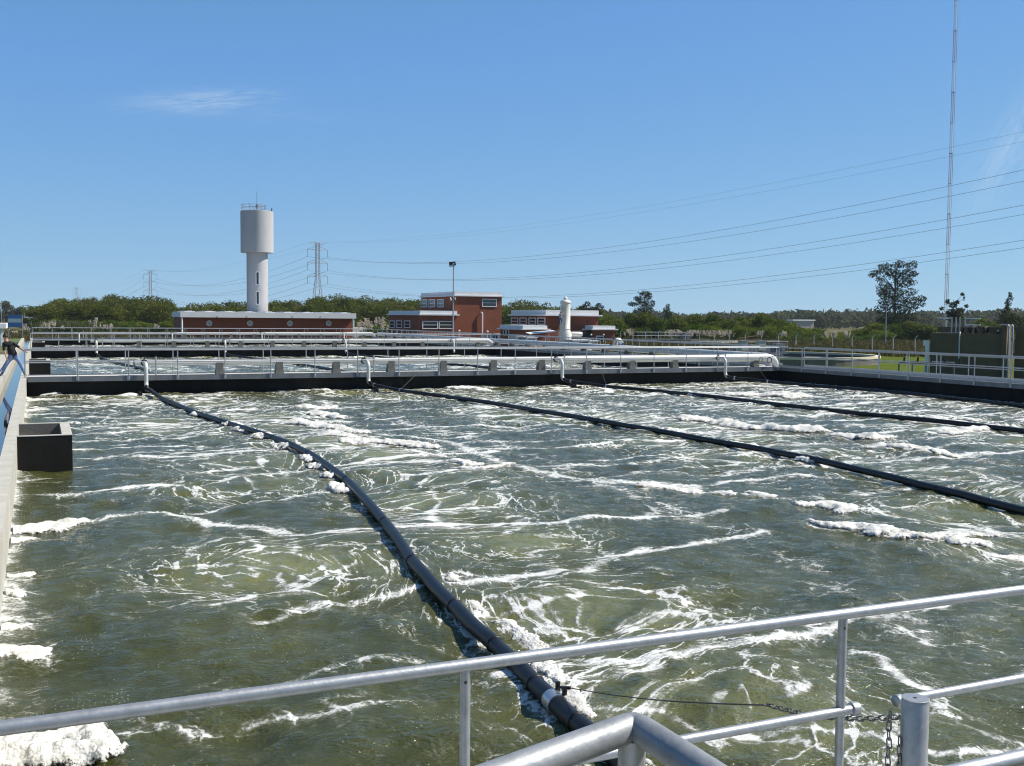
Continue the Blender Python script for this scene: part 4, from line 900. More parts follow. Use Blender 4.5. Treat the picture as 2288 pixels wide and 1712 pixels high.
# floodlight mast before the brick block
c = far(1012.5, 128); t = thing('floodlight_mast', 'slim floodlight mast with two black lamps before the brick block', 'light mast', tuple(c))
zt = zat(1012, 596, c); part('pole', MB().tube([(c.x, c.y, GZ), (c.x, c.y, 3.0), (c.x, c.y, zt)], [.11, .085, .065], 10), M('mast_grey', (.30, .31, .31), .6), t, True)
R_ = rt0; U = Vector((0, 0, 1)); F_ = Vector((fw.x, fw.y, 0)).normalized()
def obox(b, ctr, hx_, hy_, hz_, R_=R_, tilt=0.0):
    u = Vector((math.cos(tilt)*R_.x, math.cos(tilt)*R_.y, math.sin(tilt))); w = Vector((-math.sin(tilt)*R_.x, -math.sin(tilt)*R_.y, math.cos(tilt))); n = len(b.v)
    for sz in (-1, 1):
        for s1, s2 in ((-1, -1), (1, -1), (1, 1), (-1, 1)): b.v.append(tuple(ctr+u*hx_*s1+F_*hy_*s2+w*hz_*sz))
    for q in ((0,3,2,1),(4,5,6,7),(0,1,5,4),(1,2,6,5),(2,3,7,6),(3,0,4,7)): b.f.append(tuple(n+i for i in q)); b.m.append(0)
    return b
top = Vector((c.x, c.y, zt)); part('crossarm', obox(MB(), top-R_*.2, .36, .06, .04), GALVP, t)
l_ = part('floodlight', obox(MB(), top-R_*.34+U*.34, .17, .15, .22, tilt=.1), BLACKM, t); l2_ = part('floodlight', obox(MB(), top+R_*.06+U*.36, .21, .15, .24, tilt=.25), BLACKM, t)
part('lens', MB().tube([top+R_*.03+U*.34-F_*.15, top+R_*.03+U*.34-F_*.165], .11, 12), WHITEF, l2_)
ctr = Vector((c.x, c.y, zat(1012, 668, c)))
for s in (-1, 1): part('siren_horn', MB().tube([ctr+R_*s*.05, ctr+R_*s*.22+U*.02*s, ctr+R_*s*.30+U*.03*s], [.05, .12, .30 if s < 0 else .22], 12), WHITEF, t, True)
part('siren_motor', MB().tube([ctr-R_*.16, ctr+R_*.16], .09, 8), M('siren_blue', (.03, .08, .16), .5), t)

# clarifier tanks with bridges on the right
CREAM = M('cream_concrete', (0.66, 0.58, 0.40), .8, 0, .1, .6); BROWNC = M('tank_side_concrete', (0.17, 0.155, 0.115), .85, 0, .25, .8, dirt=(.09, .085, .06), ds=.5, damt=.6)
def clarifier(c, R, zr, label, bridge):
    t = thing('clarifier_tank', label, 'tank', (c.x, c.y, GZ)); 
    def annulus(z0, z1, ri, ro):
        b = MB(); n = 64
        for k in range(n):
            a0, a1 = 2*math.pi*k/n, 2*math.pi*(k+1)/n; P_ = lambda r, a, z: (c.x+r*math.cos(a), c.y+r*math.sin(a), z)
            b.quad(P_(ro, a0, z0), P_(ro, a1, z0), P_(ro, a1, z1), P_(ro, a0, z1)); b.quad(P_(ri, a1, z0), P_(ri, a0, z0), P_(ri, a0, z1), P_(ri, a1, z1)); b.quad(P_(ro, a0, z1), P_(ro, a1, z1), P_(ri, a1, z1), P_(ri, a0, z1))
        return b
    part('wall', annulus(GZ, zr-.2, R-.35, R-.05), BROWNC, t, False); part('rim', annulus(zr-.2, zr, R-.45, R), CREAM, t)
    b = MB(); n = 48; b.v = [(c.x+(R-.36)*math.cos(2*math.pi*k/n), c.y+(R-.36)*math.sin(2*math.pi*k/n), zr-.4) for k in range(n)]; b.f = [tuple(range(n))]; b.m = [0]
    part('water_surface', b, CALM, t)
    if bridge:
        part('bridge_deck', MB().box(c.x-R, c.x+.8, c.y-.6, c.y+.6, zr+.02, zr+.2), STEEL, t)
        for s in (-.6, .6):
            part('bridge_rail', MB().tube([(c.x-R, c.y+s, zr+1.2), (c.x+.8, c.y+s, zr+1.2)], .03, 6), GALVP, t); part('bridge_rail', MB().tube([(c.x-R, c.y+s, zr+.7), (c.x+.8, c.y+s, zr+.7)], .025, 6), GALVP, t)
            for x in np.linspace(c.x-R+.1, c.x+.7, 7): part('bridge_post', MB().tube([(x, c.y+s, zr+.2), (x, c.y+s, zr+1.2)], .025, 6), GALVP, t)
        part('drive_unit', MB().box(c.x-.5, c.x+.6, c.y-.45, c.y+.45, zr+.2, zr+1.0), STEEL, t)
c1_ = far(1738, 100); clarifier(c1_, 9.3, zat(1955, 793, far(1955, 100)), 'round concrete clarifier tank with cream rim beside the corner of the walkway', True)
c2_ = far(1530, 158); clarifier(Vector((c2_.x, c2_.y, 0)), 8.5, zat(1530, 763, far(1530, 150)), 'second round clarifier tank farther off behind the side walkway', True)
c3_ = Vector((72, 44, 0)); clarifier(c3_, 8.0, -0.55, 'round clarifier tank partly hidden behind the olive concrete chamber', False)
# grating stacked up on the clarifier gallery
g = onY(1678, 765, c1_.y-3); t = thing('steel_grating', 'rusty steel grating panels standing on edge near the walkway corner', 'grating', (g.x, g.y, g.z-1))
RUST = M('rusty_steel', (0.20, 0.14, 0.08), .8, .2, .3, 4)
a, b_ = onY(1652, 756, g.y), onY(1700, 778, g.y)
part('frame', MB().tube([(a.x, g.y, b_.z), (a.x, g.y, a.z), (a.x+.74*(b_.x-a.x), g.y-.1, a.z+.22)], .035, 5), RUST, t)
part('frame', MB().tube([(b_.x+.1, g.y, b_.z), (b_.x+.1, g.y, a.z-.1)], .035, 5), GALVP, t)
for i in range(13): x = a.x+(b_.x-a.x)*(i+.5)/12; part('bar', MB().tube([(x, g.y+.02*(i % 3), b_.z), (x, g.y, a.z-.05)], .022, 4), RUST, t)
for i in range(4): z = b_.z+(a.z-b_.z)*(i+.5)/4.3; part('bar', MB().tube([(a.x, g.y-.03, z), (b_.x, g.y-.03, z)], .022, 4), RUST, t)
part('gallery_base', MB().box(a.x-.6, b_.x+.6, g.y-.6, g.y+.8, GZ, b_.z), STEEL, t)
for px, w_, lab in ((1660, .32, 'left'), (1700, .36, 'right')):
    q = onY(px, 769, c1_.y-5); t = thing('control_cabinet', 'grey control cabinet at the foot of the rusty gratings', 'cabinet', (q.x, q.y, GZ), 'grey cabinets under the gratings')
    part('pedestal', MB().box(q.x-.12, q.x+.12, q.y-.1, q.y+.1, GZ, q.z-.55), STEEL, t); part('body', MB().box(q.x-w_, q.x+w_, q.y-.25, q.y+.25, q.z-.55, q.z+.25), M('cabinet_grey', (.30, .34, .34), .5), t); part('hood', MB().box(q.x-w_-.04, q.x+w_+.04, q.y-.3, q.y+.3, q.z+.25, q.z+.30), GALVP, t)

# olive concrete chamber with old tyres on top
OLIVE = M('olive_concrete', (0.118, 0.090, 0.050), .9, 0, .16, 1.2, .3, 14, dirt=(.085, .078, .05), ds=.7, damt=.5)
c = far(2081, 72); CX, CY = c.x, c.y; k = 72/FPX; WID = 145*k; z1 = zat(2081, 744, c); z2 = z1+.42; zs = z1+.55; yb = CY+3.4; xr = CX+WID
t = thing('concrete_chamber', 'olive brown concrete chamber with tall corner pipes on the lawn', 'chamber', (CX, CY, GZ))
part('front_wall', MB().box(CX, xr, CY, CY+.3, GZ, z1), OLIVE, t); part('back_wall', MB().box(CX-.02, xr, yb-.3, yb, GZ, z2), OLIVE, t)
part('side_wall', MB().box(CX, CX+.3, CY+.301, yb-.301, GZ, z1), OLIVE, t); part('floor_slab', MB().box(CX+.3, xr-.3, CY+.3, yb-.3, z1-.5, z1-.3), OLIVE, t)
part('side_wall', MB().box(xr+.002, xr+.30, CY-.25, yb-.2, GZ, zs), OLIVE, t)
part('wing_wall', MB().box(xr+.7, xr+2.6, CY+1.2, CY+1.5, GZ, zs-.1), OLIVE, t)
for dx in (.42, .66): part('corner_pipe', MB().tube([(xr+dx, CY-.15, GZ), (xr+dx, CY-.15, zs-.06), (xr+dx-.06, CY-.08, zs+.05), (xr+dx-.6, CY+.8, zs+.05)], .045, 8), GALVP, t, True)
part('drain_pipe', MB().tube([(CX+60*k, CY-.07, z1-1.75), (CX+60*k, CY-.07, z1+.02), (CX+60*k, CY+.25, z1+.06)], .042, 8), M('pale_pipe', (.55, .58, .58), .5), t, True)
for a0, a1, dz in ((4, 33, 1.02), (62, 94, 1.0), (62, 94, .56)): part('valve_beam', MB().box(CX+a0*k, CX+a1*k, CY+1.9, CY+2.1, z1+dz-.03, z1+dz+.04), WHITEF, t)
for a0 in (34, 43, 51, 62): part('valve_stem', MB().box(CX+a0*k-.035, CX+a0*k+.035, CY+1.95, CY+2.05, z1-.4, z1+1.08), GALVP, t)
part('work_plate', MB().box(CX+22*k, CX+58*k, CY+.32, CY+.9, z1-.02, z1+.03), STEEL, t)
TURN = math.radians(-54); t.rotation_euler.z = TURN
def chm(x, y, z): return Matrix.Rotation(TURN, 3, 'Z') @ Vector((x-CX, y-CY, 0)) + Vector((CX, CY, z))
TYRE = M('old_tyre_rubber', (.02, .02, .02), .85, 0, .3, 6, dirt=(.12, .11, .10), ds=2, damt=.4)
for i, a0 in enumerate((72, 86, 110, 134)):
    r_ = .42 if i < 3 else .28; q = chm(CX+a0*k, CY+.7, z1-.30+r_); u = Matrix.Rotation(TURN+.9+.2*i, 3, 'Z') @ Vector((1, 0, 0))
    solo('old_tyre', ring(q, r_*.72, r_*.28, u, (0, 0, 1)), TYRE, 'old black tyre standing on top of the olive concrete chamber', 'tyre', (q.x, q.y, z1-.3), 'tyres on the chamber', True)
q = chm(CX-.22, CY-.1, GZ); t = thing('white_cabinet', 'white pillar cabinet at the left side of the olive chamber', 'cabinet', tuple(q))
zc = zat(2074, 761, q); part('body', MB().box(q.x-.08, q.x+.17, q.y-.2, q.y+.2, GZ, zc-.35), WHITEP, t); part('head', MB().box(q.x-.2, q.x+.17, q.y-.22, q.y+.22, zc-.35, zc), WHITEP, t); t.rotation_euler.z = TURN
# valve bench on the lawn left of the chamber
CY = CY-1; q0 = far(2012, 66); q0.z = zat(2012, 809, q0); q1 = q0+Vector((3.2, 0, 0)); CY = q0.y+3; t = thing('pipe_manifold', 'low dark pipe manifold on stands before the olive chamber', 'manifold', (q0.x, CY-3, GZ))
part('main_pipe', MB().tube([(q0.x, CY-3, q0.z), (q1.x, CY-3, q0.z)], .09, 10), STEEL, t, True)
for i in range(5): x = q0.x+(q1.x-q0.x)*i/4; part('stand', MB().box(x-.05, x+.05, CY-3.05, CY-2.95, GZ, q0.z-.08), STEEL, t); part('valve', MB().tube([(x+.3, CY-3, q0.z), (x+.3, CY-3, q0.z+.32)], .06, 8), BLACKM, t)
t.rotation_euler.z = TURN
# lamp posts
def lamp_post(px, depth, top, label, arm=0.8):
    c = far(px, depth); zt = zat(px, top, c); t = thing('lamp_post', label, 'lamp post', tuple(c))
    part('pole', MB().tube([(c.x, c.y, GZ), (c.x, c.y, zt)], [.09, .05], 8), GALVP, t); part('lamp_head', obox(MB(), Vector((c.x, c.y, zt))-R_*arm*.4, arm*.5, .12, .06), WHITEF, t)
lamp_post(1980, 150, 684, 'slim grey lamp post in front of the tall eucalyptus')
lamp_post(3.5, 260, 684, 'thin street lamp post near the blue board')
lamp_post(54.5, 300, 694, 'pale concrete street lamp post by the distant painted wall', .3)

# left edge: white gatehouse, blue board, far painted wall
p0, p1 = onZ(-60, 772, GZ+1.2), onZ(8, 772, GZ+1.2)
t = thing('gatehouse', 'small white flat-roofed gatehouse cut off at the picture edge', 'building', (p1.x, p1.y, GZ))
zt = onY(8, 734, p1.y).z; zr = onY(8, 723, p1.y-.5).z
part('wall', MB().box(p1.x-6, p1.x-.22, p1.y, p1.y+5, GZ, zt), WHITEP, t); part('roof', MB().box(p1.x-6.5, onY(13.5, 730, p1.y-.5).x, p1.y-.5, p1.y+5.5, zt, zr), WHITEP, t); part('corner_column', MB().box(p1.x-.2, p1.x, p1.y-.06, p1.y+.2, GZ, zt), WHITEF, t)
a, b_ = onY(17.5, 731, 175), onY(48, 704, 175)
t = thing('sign_board', 'blue board with a pale middle band on two posts by the gatehouse', 'sign board', ((a.x+b_.x)/2, 175, GZ))
zz = [a.z, a.z+(b_.z-a.z)*.38, a.z+(b_.z-a.z)*.70, b_.z]; BLUE = M('board_blue', (0.012, 0.075, 0.22), .5, 0, .12, 3); PBL = M('board_pale_band', (0.20, 0.30, 0.34), .5, 0, .3, 4, stretch=(.5, 1, 3))
for i in range(3): part('panel', MB().box(a.x, b_.x, 175, 175.1, zz[i], zz[i+1]-.003), (BLUE, PBL, BLUE)[i], t)
for x in (a.x+.1, b_.x+.12): part('post', MB().box(x-.06, x+.06, 175.11, 175.22, GZ, b_.z), GALVP, t)
a, b_ = onY(55, 718, 300), onY(86, 708, 300); t = thing('painted_wall', 'far low whitewashed wall with faded painted lettering', 'wall', (a.x, 300, GZ))
part('wall_slab', MB().box(a.x, b_.x, 300, 300.3, GZ, b_.z), M('faded_painted_wall', (.45, .47, .50), .8, 0, .5, 1.2, stretch=(1, 1, 1)), t)
a, b_ = onY(1772, 714, 330), onY(1822, 722, 330); t = thing('far_shed', 'far pale metal roofed shed among the bushes', 'shed', (a.x, 330, GZ)); part('roof', MB().box(a.x, b_.x, 330, 336, a.z-.5, a.z), WHITEP, t); part('wall', MB().box(a.x+.4, b_.x-.4, 330.5, 335.5, GZ, a.z-.5), M('shed_wall', (.38, .35, .30), .9), t)

# perimeter fence: concrete posts with bent tops and wires
f0, f1 = onZ(1360, 768, GZ), onZ(2320, 806, GZ)
t = thing('perimeter_fence', 'wire fence on bent-topped concrete posts before the dry grass', 'fence', tuple(f0))
FPOST = M('fence_concrete', (.48, .45, .40), .9)
b = MB(); b.tube([(0, 0, 0), (0, 0, 1.9), (0.05, -0.02, 2.05), (0.32, -0.12, 2.35)], [.075, .065, .06, .05], 6); pm = b.mesh('post', FPOST)
b = MB(); b.tube([(0, 0, 0), (0, 0, 1.9), (0.05, -0.02, 2.05), (0.32, -0.12, 2.35)], [.075, .065, .06, .05], 6); b.tube([(0, 0, 1.3), (.8, .05, 0)], .06, 6); pb = b.mesh('post', FPOST)
dv = f1-f0; n = 24
for i in range(n+1): link('post', pb if i % 8 == 5 else pm, t, dv*(i/n))
for z in (.5, 1.0, 1.5, 1.9): part('wire', MB().tube([f0+Vector((0, 0, z)), f1+Vector((0, 0, z))], .009, 4), RUSTW, t)

# ------------------------------------------------------------------ power line and radio mast
def pylon(c, yaw, label, py_top=None, H=45.5):
    t = thing('power_pylon', label, 'pylon', tuple(c), 'lattice pylons of the power line')
    ca, sa = math.cos(yaw), math.sin(yaw)
    def T(u, v, z): return (c.x+u*ca-v*sa, c.y+u*sa+v*ca, c.z+z)
    lv = [(0, 3.6), (7, 2.9), (14, 2.2), (20, 1.6), (26, 1.05), (33, 1.0), (40, .95), (H, .9)]; r = .13
    b = MB()
    for su in (-1, 1):
        for sv_ in (-1, 1): b.tube([T(su*w, sv_*w, z) for z, w in lv], r, 4)
    part('leg_frame', b, PYLON, t); b = MB()
    zs_ = [0, 7, 14, 18, 22, 26, 28.4, 30.7, 33, 35.4, 37.7, 40, 42.7, H]; wf = lambda z: float(np.interp(z, [a_[0] for a_ in lv], [a_[1] for a_ in lv]))
    for a_, e_ in zip(zs_[:-1], zs_[1:]):
        wa, we = wf(a_), wf(e_)
        for s1, s2 in (((-1, -1), (1, -1)), ((1, -1), (1, 1)), ((1, 1), (-1, 1)), ((-1, 1), (-1, -1))):
            b.tube([T(s1[0]*wa, s1[1]*wa, a_), T(s2[0]*we, s2[1]*we, e_)], .065, 3); b.tube([T(s2[0]*wa, s2[1]*wa, a_), T(s1[0]*we, s1[1]*we, e_)], .065, 3); b.tube([T(s1[0]*we, s1[1]*we, e_), T(s2[0]*we, s2[1]*we, e_)], .065, 3)
    part('lattice', b, PYLON, t); tips = []
    for z, al in ((26.5, 6.0), (34, 6.0), (41.5, 6.0)):
        b = MB()
        for s in (-1, 1):
            for sv_ in (-.9, .9): b.tube([T(s*1, sv_, z), T(s*al, 0, z+.1)], .10, 4); b.tube([T(s*1, sv_, z+2.0), T(s*al, 0, z+.2)], .09, 4)
        part('crossarm', b, PYLON, t)
        for s in (-1, 1): part('insulator', MB().tube([T(s*al, 0, z), T(s*al, 0, z-3.6), T(s*al, 0, z-4.0)], [.10, .10, .28], 6), STEEL, t); tips.append(Vector(T(s*al, 0, z-4.0)))
    b = MB()
    for s in (-1, 1): b.tube([T(0, 0, H-2.2), T(s*4.8, 0, H)], .10, 4); b.tube([T(0, 0, H), T(s*4.8, 0, H+.05)], .10, 4); tips.append(Vector(T(s*4.8, 0, H)))
    part('earth_wire_arm', b, PYLON, t); return tips
pa, pb_, pc = far(710, 600), far(337, 985), far(172, 1640); pz = far(2420, 222)
ln = (pz-pa).normalized(); yw = math.atan2(ln.y, ln.x)+math.pi/2
tz = pylon(pz, yw, 'power pylon standing just outside the right of the view'); ta = pylon(pa, yw, 'large lattice pylon standing behind the wood right of the water tower')
tb = pylon(pb_, yw, 'smaller looking lattice pylon behind the left wood'); tcs = pylon(pc, yw, 'tiny far lattice pylon above the left wood')
def span(a, b_, sag, r, n=28): return MB().tube([a.lerp(b_, i/n)-Vector((0, 0, sag*4*(i/n)*(1-i/n))) for i in range(n+1)], r, 5)
for i in range(8):
    for (A, B, s, lab) in ((ta, tz, 10.5, 'near'), (tb, ta, 11, 'middle'), (tcs, tb, 14, 'far')):
        g = i >= 6; r = {'near': .038, 'middle': .055, 'far': .06}[lab]*(.5 if g else 1)
        lv_ = 'thin earth wire at the top of' if g else ('lowest', 'middle', 'highest')[i//2] + ' pair conductor of'
        tx = {'near': 'the power line rising right from the large pylon', 'middle': 'the span between the large and smaller pylons', 'far': 'the span beyond the smaller pylon'}[lab]
        solo('power_line', span(A[i], B[i], s*(.6 if g else 1), r), RUSTW, lv_+' '+tx, 'power line', tuple(A[i]), 'conductors, %s span, %s' % (lab, lv_.split()[0]))
c = far(2113, 355); t = thing('radio_mast', 'very tall slender lattice radio mast on the right', 'mast', tuple(c))
HM = 150.0; w = .62; cs = [(w*math.cos(a_), w*math.sin(a_)) for a_ in (math.pi/2+.3, math.pi/2+.3+2*math.pi/3, math.pi/2+.3+4*math.pi/3)]
MW, MR = M('mast_white', (.60, .60, .62), .6), M('mast_red', (.42, .16, .15), .6)
for i in range(15):
    z0_, z1_ = c.z+HM*i/15, c.z+HM*(i+1)/15; b = MB()
    for x, y in cs: b.tube([(c.x+x, c.y+y, z0_), (c.x+x, c.y+y, z1_)], .075, 4)
    s_ = 8
    for k in range(s_):
        a_, e_ = z0_+(z1_-z0_)*k/s_, z0_+(z1_-z0_)*(k+1)/s_
        for j in range(3): p_, q_ = cs[j], cs[(j+1) % 3]; b.tube([(c.x+p_[0], c.y+p_[1], a_), (c.x+q_[0], c.y+q_[1], e_)], .035, 3); b.tube([(c.x+p_[0], c.y+p_[1], e_), (c.x+q_[0], c.y+q_[1], e_)], .03, 3)
    part('mast_section', b, MR if i % 2 else MW, t); b = MB(); b.lathe([(.75, 0), (.75, .12)], (c.x, c.y, z1_-.2), 3); part('joint_plate', b, STEEL, t)
# ------------------------------------------------------------------ vegetation
def leaf_mat(name, stops, trans=0.35):
    m = bpy.data.materials.new(name); m.use_nodes = True; n, l = m.node_tree.nodes, m.node_tree.links; n.clear()
    out = n.new('ShaderNodeOutputMaterial'); tc = n.new('ShaderNodeTexCoord'); oi = n.new('ShaderNodeObjectInfo'); geo = n.new('ShaderNodeNewGeometry')
    nz = n.new('ShaderNodeTexNoise'); nz.inputs['Scale'].default_value = 0.55; nz.inputs['Detail'].default_value = 3; l.new(tc.outputs['Object'], nz.inputs['Vector'])
    a = n.new('ShaderNodeMath'); a.operation = 'MULTIPLY_ADD'; l.new(geo.outputs['Random Per Island'], a.inputs[0]); a.inputs[1].default_value = 0.34; l.new(nz.outputs['Fac'], a.inputs[2])
    a2 = n.new('ShaderNodeMath'); a2.operation = 'MULTIPLY_ADD'; l.new(oi.outputs['Random'], a2.inputs[0]); a2.inputs[1].default_value = 0.30; l.new(a.outputs[0], a2.inputs[2])
    rp = n.new('ShaderNodeValToRGB'); e = rp.color_ramp.elements
    e[0].position, e[0].color = 0.45, stops[0]+(1,); e[1].position, e[1].color = 1.05, stops[-1]+(1,)
    for i, c in enumerate(stops[1:-1]): q = e.new(0.45+0.6*(i+1)/(len(stops)-1)); q.color = c+(1,)
    l.new(a2.outputs[0], rp.inputs['Fac'])
    d = n.new('ShaderNodeBsdfDiffuse'); t = n.new('ShaderNodeBsdfTranslucent'); mx = n.new('ShaderNodeMixShader'); mx.inputs['Fac'].default_value = trans
    l.new(rp.outputs['Color'], d.inputs['Color']); l.new(rp.outputs['Color'], t.inputs['Color']); l.new(d.outputs[0], mx.inputs[1]); l.new(t.outputs[0], mx.inputs[2]); l.new(mx.outputs[0], out.inputs['Surface'])
    return m
LWOOD = leaf_mat('wood_foliage', [(0.044, 0.064, 0.013), (0.088, 0.110, 0.020), (0.150, 0.158, 0.030)])
LBUSH = leaf_mat('bush_foliage', [(0.042, 0.080, 0.013), (0.088, 0.135, 0.020), (0.155, 0.180, 0.032)])
LEUC = leaf_mat('eucalypt_foliage', [(0.022, 0.032, 0.014), (0.040, 0.052, 0.022), (0.070, 0.080, 0.035)], .25)
LFAR = leaf_mat('hazed_far_foliage', [(0.050, 0.068, 0.042), (0.080, 0.098, 0.056), (0.125, 0.125, 0.075)])  # distance haze partly mixed into these paler leaf colours
LDRY = leaf_mat('dry_grass', [(0.062, 0.075, 0.022), (0.105, 0.098, 0.038), (0.155, 0.120, 0.062)])
LREED = leaf_mat('reed_green', [(0.06, 0.085, 0.03), (0.09, 0.11, 0.045), (0.12, 0.13, 0.06)])
PLUME = leaf_mat('pampas_plume', [(0.42, 0.36, 0.28), (0.55, 0.48, 0.39), (0.65, 0.58, 0.50)])
BARK = M('grey_bark', (0.12, 0.10, 0.08), .9, 0, .3, 4)
rng = np.random.default_rng(5)
def leaves(C, S, up=0.0):
    """small bent leaf faces at centres C with sizes S"""
    n = len(C); a = rng.normal(size=(n, 3)); a[:, 2] += up; a /= np.linalg.norm(a, axis=1)[:, None]; b = np.cross(a, rng.normal(size=(n, 3))); b /= np.linalg.norm(b, axis=1)[:, None]; c = np.cross(a, b)
    S = S[:, None]; V = np.stack([C-b*S, C-c*S*.55, C+b*S, C+c*S*.55], 1).reshape(-1, 3); return V, np.arange(4*n).reshape(n, 4)
def blob_points(blobs, n, shell=0.55):
    w = np.array([b[3]*b[4]+b[4]*b[5]+b[3]*b[5] for b in blobs]); k = rng.choice(len(blobs), n, p=w/w.sum()); B = np.array(blobs)[k]
    d = rng.normal(size=(n, 3)); d /= np.linalg.norm(d, axis=1)[:, None]; r = (shell**3+(1-shell**3)*rng.random(n))**(1/3)*(1+.12*rng.normal(size=n))
    return B[:, :3]+d*r[:, None]*B[:, 3:6]
def crown(name, blobs, n, size, mat, shell=.55, zmin=0.15):
    C = blob_points(blobs, n, shell); C = C[C[:, 2] > zmin]; V, Q = leaves(C, size*(.6+.8*rng.random(len(C)))); return np_mesh(name, V, Q, mat, False)
def rand_blobs(h, w, n, low=.25, r=(.26, .40)):
    out = [(0, 0, h*.58, w*.40, w*.40, h*.34)]
    for i in range(n):
        a = rng.random()*6.28; q = w*.36*math.sqrt(rng.random()); z = h*(low+(.92-low)*rng.random()); rr = w*(r[0]+(r[1]-r[0])*rng.random())*.62
        out.append((q*math.cos(a), q*math.sin(a), min(z, h-rr*.7), rr, rr, rr*.8))
    return out
def trunk_mesh(h, r, lean=0.05, limbs=5, spread=.25):
    b = MB(); P = [(lean*h*math.sin(i*1.7)*.3, lean*h*math.cos(i*1.1)*.3, h*i/5) for i in range(6)]; b.tube(P, [r*(1-.15*i) for i in range(6)], 7)
    for k in range(limbs):
        a = k*2.4; z = h*(.45+.1*k/limbs*4); o = Vector(P[min(5, 2+k % 4)]); b.tube([o, o+Vector((math.cos(a)*h*spread*.5, math.sin(a)*h*spread*.5, h*.14)), o+Vector((math.cos(a)*h*spread, math.sin(a)*h*spread, h*.32))], [r*.45, r*.3, r*.12], 5)
    return b.mesh('trunk', BARK)
def variants(kind, n, h, w, mat, leaf_n, size, nb, low, th):
    out = []
    for i in range(n): out.append((crown('crown', rand_blobs(h, w, nb, low), leaf_n, size, mat, zmin=.1), trunk_mesh(h*th, .22 if h > 5 else .07)))
    return out
WOODV = variants('wood', 6, 9.0, 7.5, LWOOD, 2600, .24, 13, .18, .75)
BUSHV = variants('bush', 5, 3.6, 5.0, LBUSH, 1500, .17, 9, .10, .5)
def plant(name, label, cat, var, p, h, w, group, base_h, base_w):
    t = thing(name, label, cat, (p.x, p.y, GZ), group)
    for me, nm in ((var[0], 'crown'), (var[1], 'trunk')):
        o = link(nm, me, t); 
    t.scale = (w/base_w, w/base_w, h/base_h); t.rotation_euler = (0, 0, rnd.uniform(0, 6.28)); return t
# the dense wood: treetop outline read off the photograph
PROF = [(74, 694), (88, 676), (110, 668), (160, 664), (230, 661), (300, 662), (345, 658), (375, 668), (393, 690), (402, 694), (412, 684), (450, 679), (520, 675), (590, 672), (640, 671), (700, 662), (760, 659), (850, 664), (945, 668), (1010, 672), (1130, 677), (1160, 671), (1230, 681), (1300, 684), (1335, 690)]
ROWS = ('front-row', 'middle-row', 'back-row')
WSEC = ((230, 'above the reed bed by the blue board'), (400, 'under the smaller pylon'), (560, 'behind the long building, left of the water tower'), (730, 'between the water tower and large pylon'), (960, 'left of the tall brick block'), (1130, 'hidden behind the tall brick block'), (9999, 'behind the laboratory'))
BSEC = ((1400, 'by the laboratory'), (1500, 'around the wind-bent eucalyptus'), (1640, 'behind the row of pale plumes'), (1760, 'left of the far shed'), (1930, 'right of the far shed'), (2070, 'at the foot of the tall eucalyptus'), (9999, 'behind the olive chamber'))
def sect(px, S): return next(n for lim, n in S if px < lim)
def prof(px): return float(np.interp(px, [a for a, _ in PROF], [b for _, b in PROF]))
px = 78.0
while px < 1335:
    for row, (dep, dt) in enumerate(((252, 14), (285, 3), (318, -1))):
        q = px + rnd.uniform(-6, 6) + row*7
        if 396 < q < 408 and row == 0: continue
        p = far(q, dep+rnd.uniform(-9, 9)); top = prof(min(q, 1335))+dt+rnd.uniform(-1.5, 5.5); h = zat(q, top, p)-GZ
        plant('wood_tree', 'dark green %s tree of the wood %s' % (ROWS[row], sect(q, WSEC)), 'tree', WOODV[rnd.randrange(6)], p, h, rnd.uniform(7.0, 9.5), 'wood trees, %s, %s' % (ROWS[row], sect(q, WSEC)), 9.0, 7.5)
    px += 25
for px in range(120, 940, 21):     # bushes along the foot of the wood
    p = far(px+rnd.uniform(-8, 8), 226+rnd.uniform(-8, 6)); plant('wood_edge_bush', 'low bush at the wood foot %s' % sect(px, WSEC), 'bush', BUSHV[rnd.randrange(5)], p, rnd.uniform(1.8, 3.2), rnd.uniform(4, 6), 'wood edge bushes %s' % sect(px, WSEC), 3.6, 5.0)
# bushes on the right
BPROF = [(1335, 716), (1360, 702), (1390, 712), (1450, 708), (1500, 712), (1560, 706), (1600, 712), (1640, 716), (1700, 706), (1740, 710), (1770, 724), (1850, 742), (1920, 740), (1960, 716), (2010, 722), (2080, 724), (2150, 742), (2230, 734), (2288, 730)]
px = 1340.0
while px < 2300:
    for row, (dep, dt) in enumerate(((188, 15), (205, 3), (232, -2))):
        q = px+rnd.uniform(-8, 8)+row*8; p = far(q, dep+rnd.uniform(-6, 6)); top = float(np.interp(q, [a for a, _ in BPROF], [b for _, b in BPROF]))+dt+rnd.uniform(-3, 8); h = max(1.2, zat(q, top, p)-GZ)
        plant('hedgerow_bush', 'green %s shrub of the thicket %s' % (ROWS[row], sect(q, BSEC)), 'shrub', BUSHV[rnd.randrange(5)], p, h, rnd.uniform(3.6, 5.8), 'thicket shrubs, %s, %s' % (ROWS[row], sect(q, BSEC)), 3.6, 5.0)
    px += 24
LBUSHT = leaf_mat('thicket_tree_foliage', [(0.034, 0.062, 0.013), (0.075, 0.112, 0.020), (0.140, 0.155, 0.030)])
THV = variants('thicket', 3, 6.0, 5.0, LBUSHT, 2200, .19, 9, .15, .6)
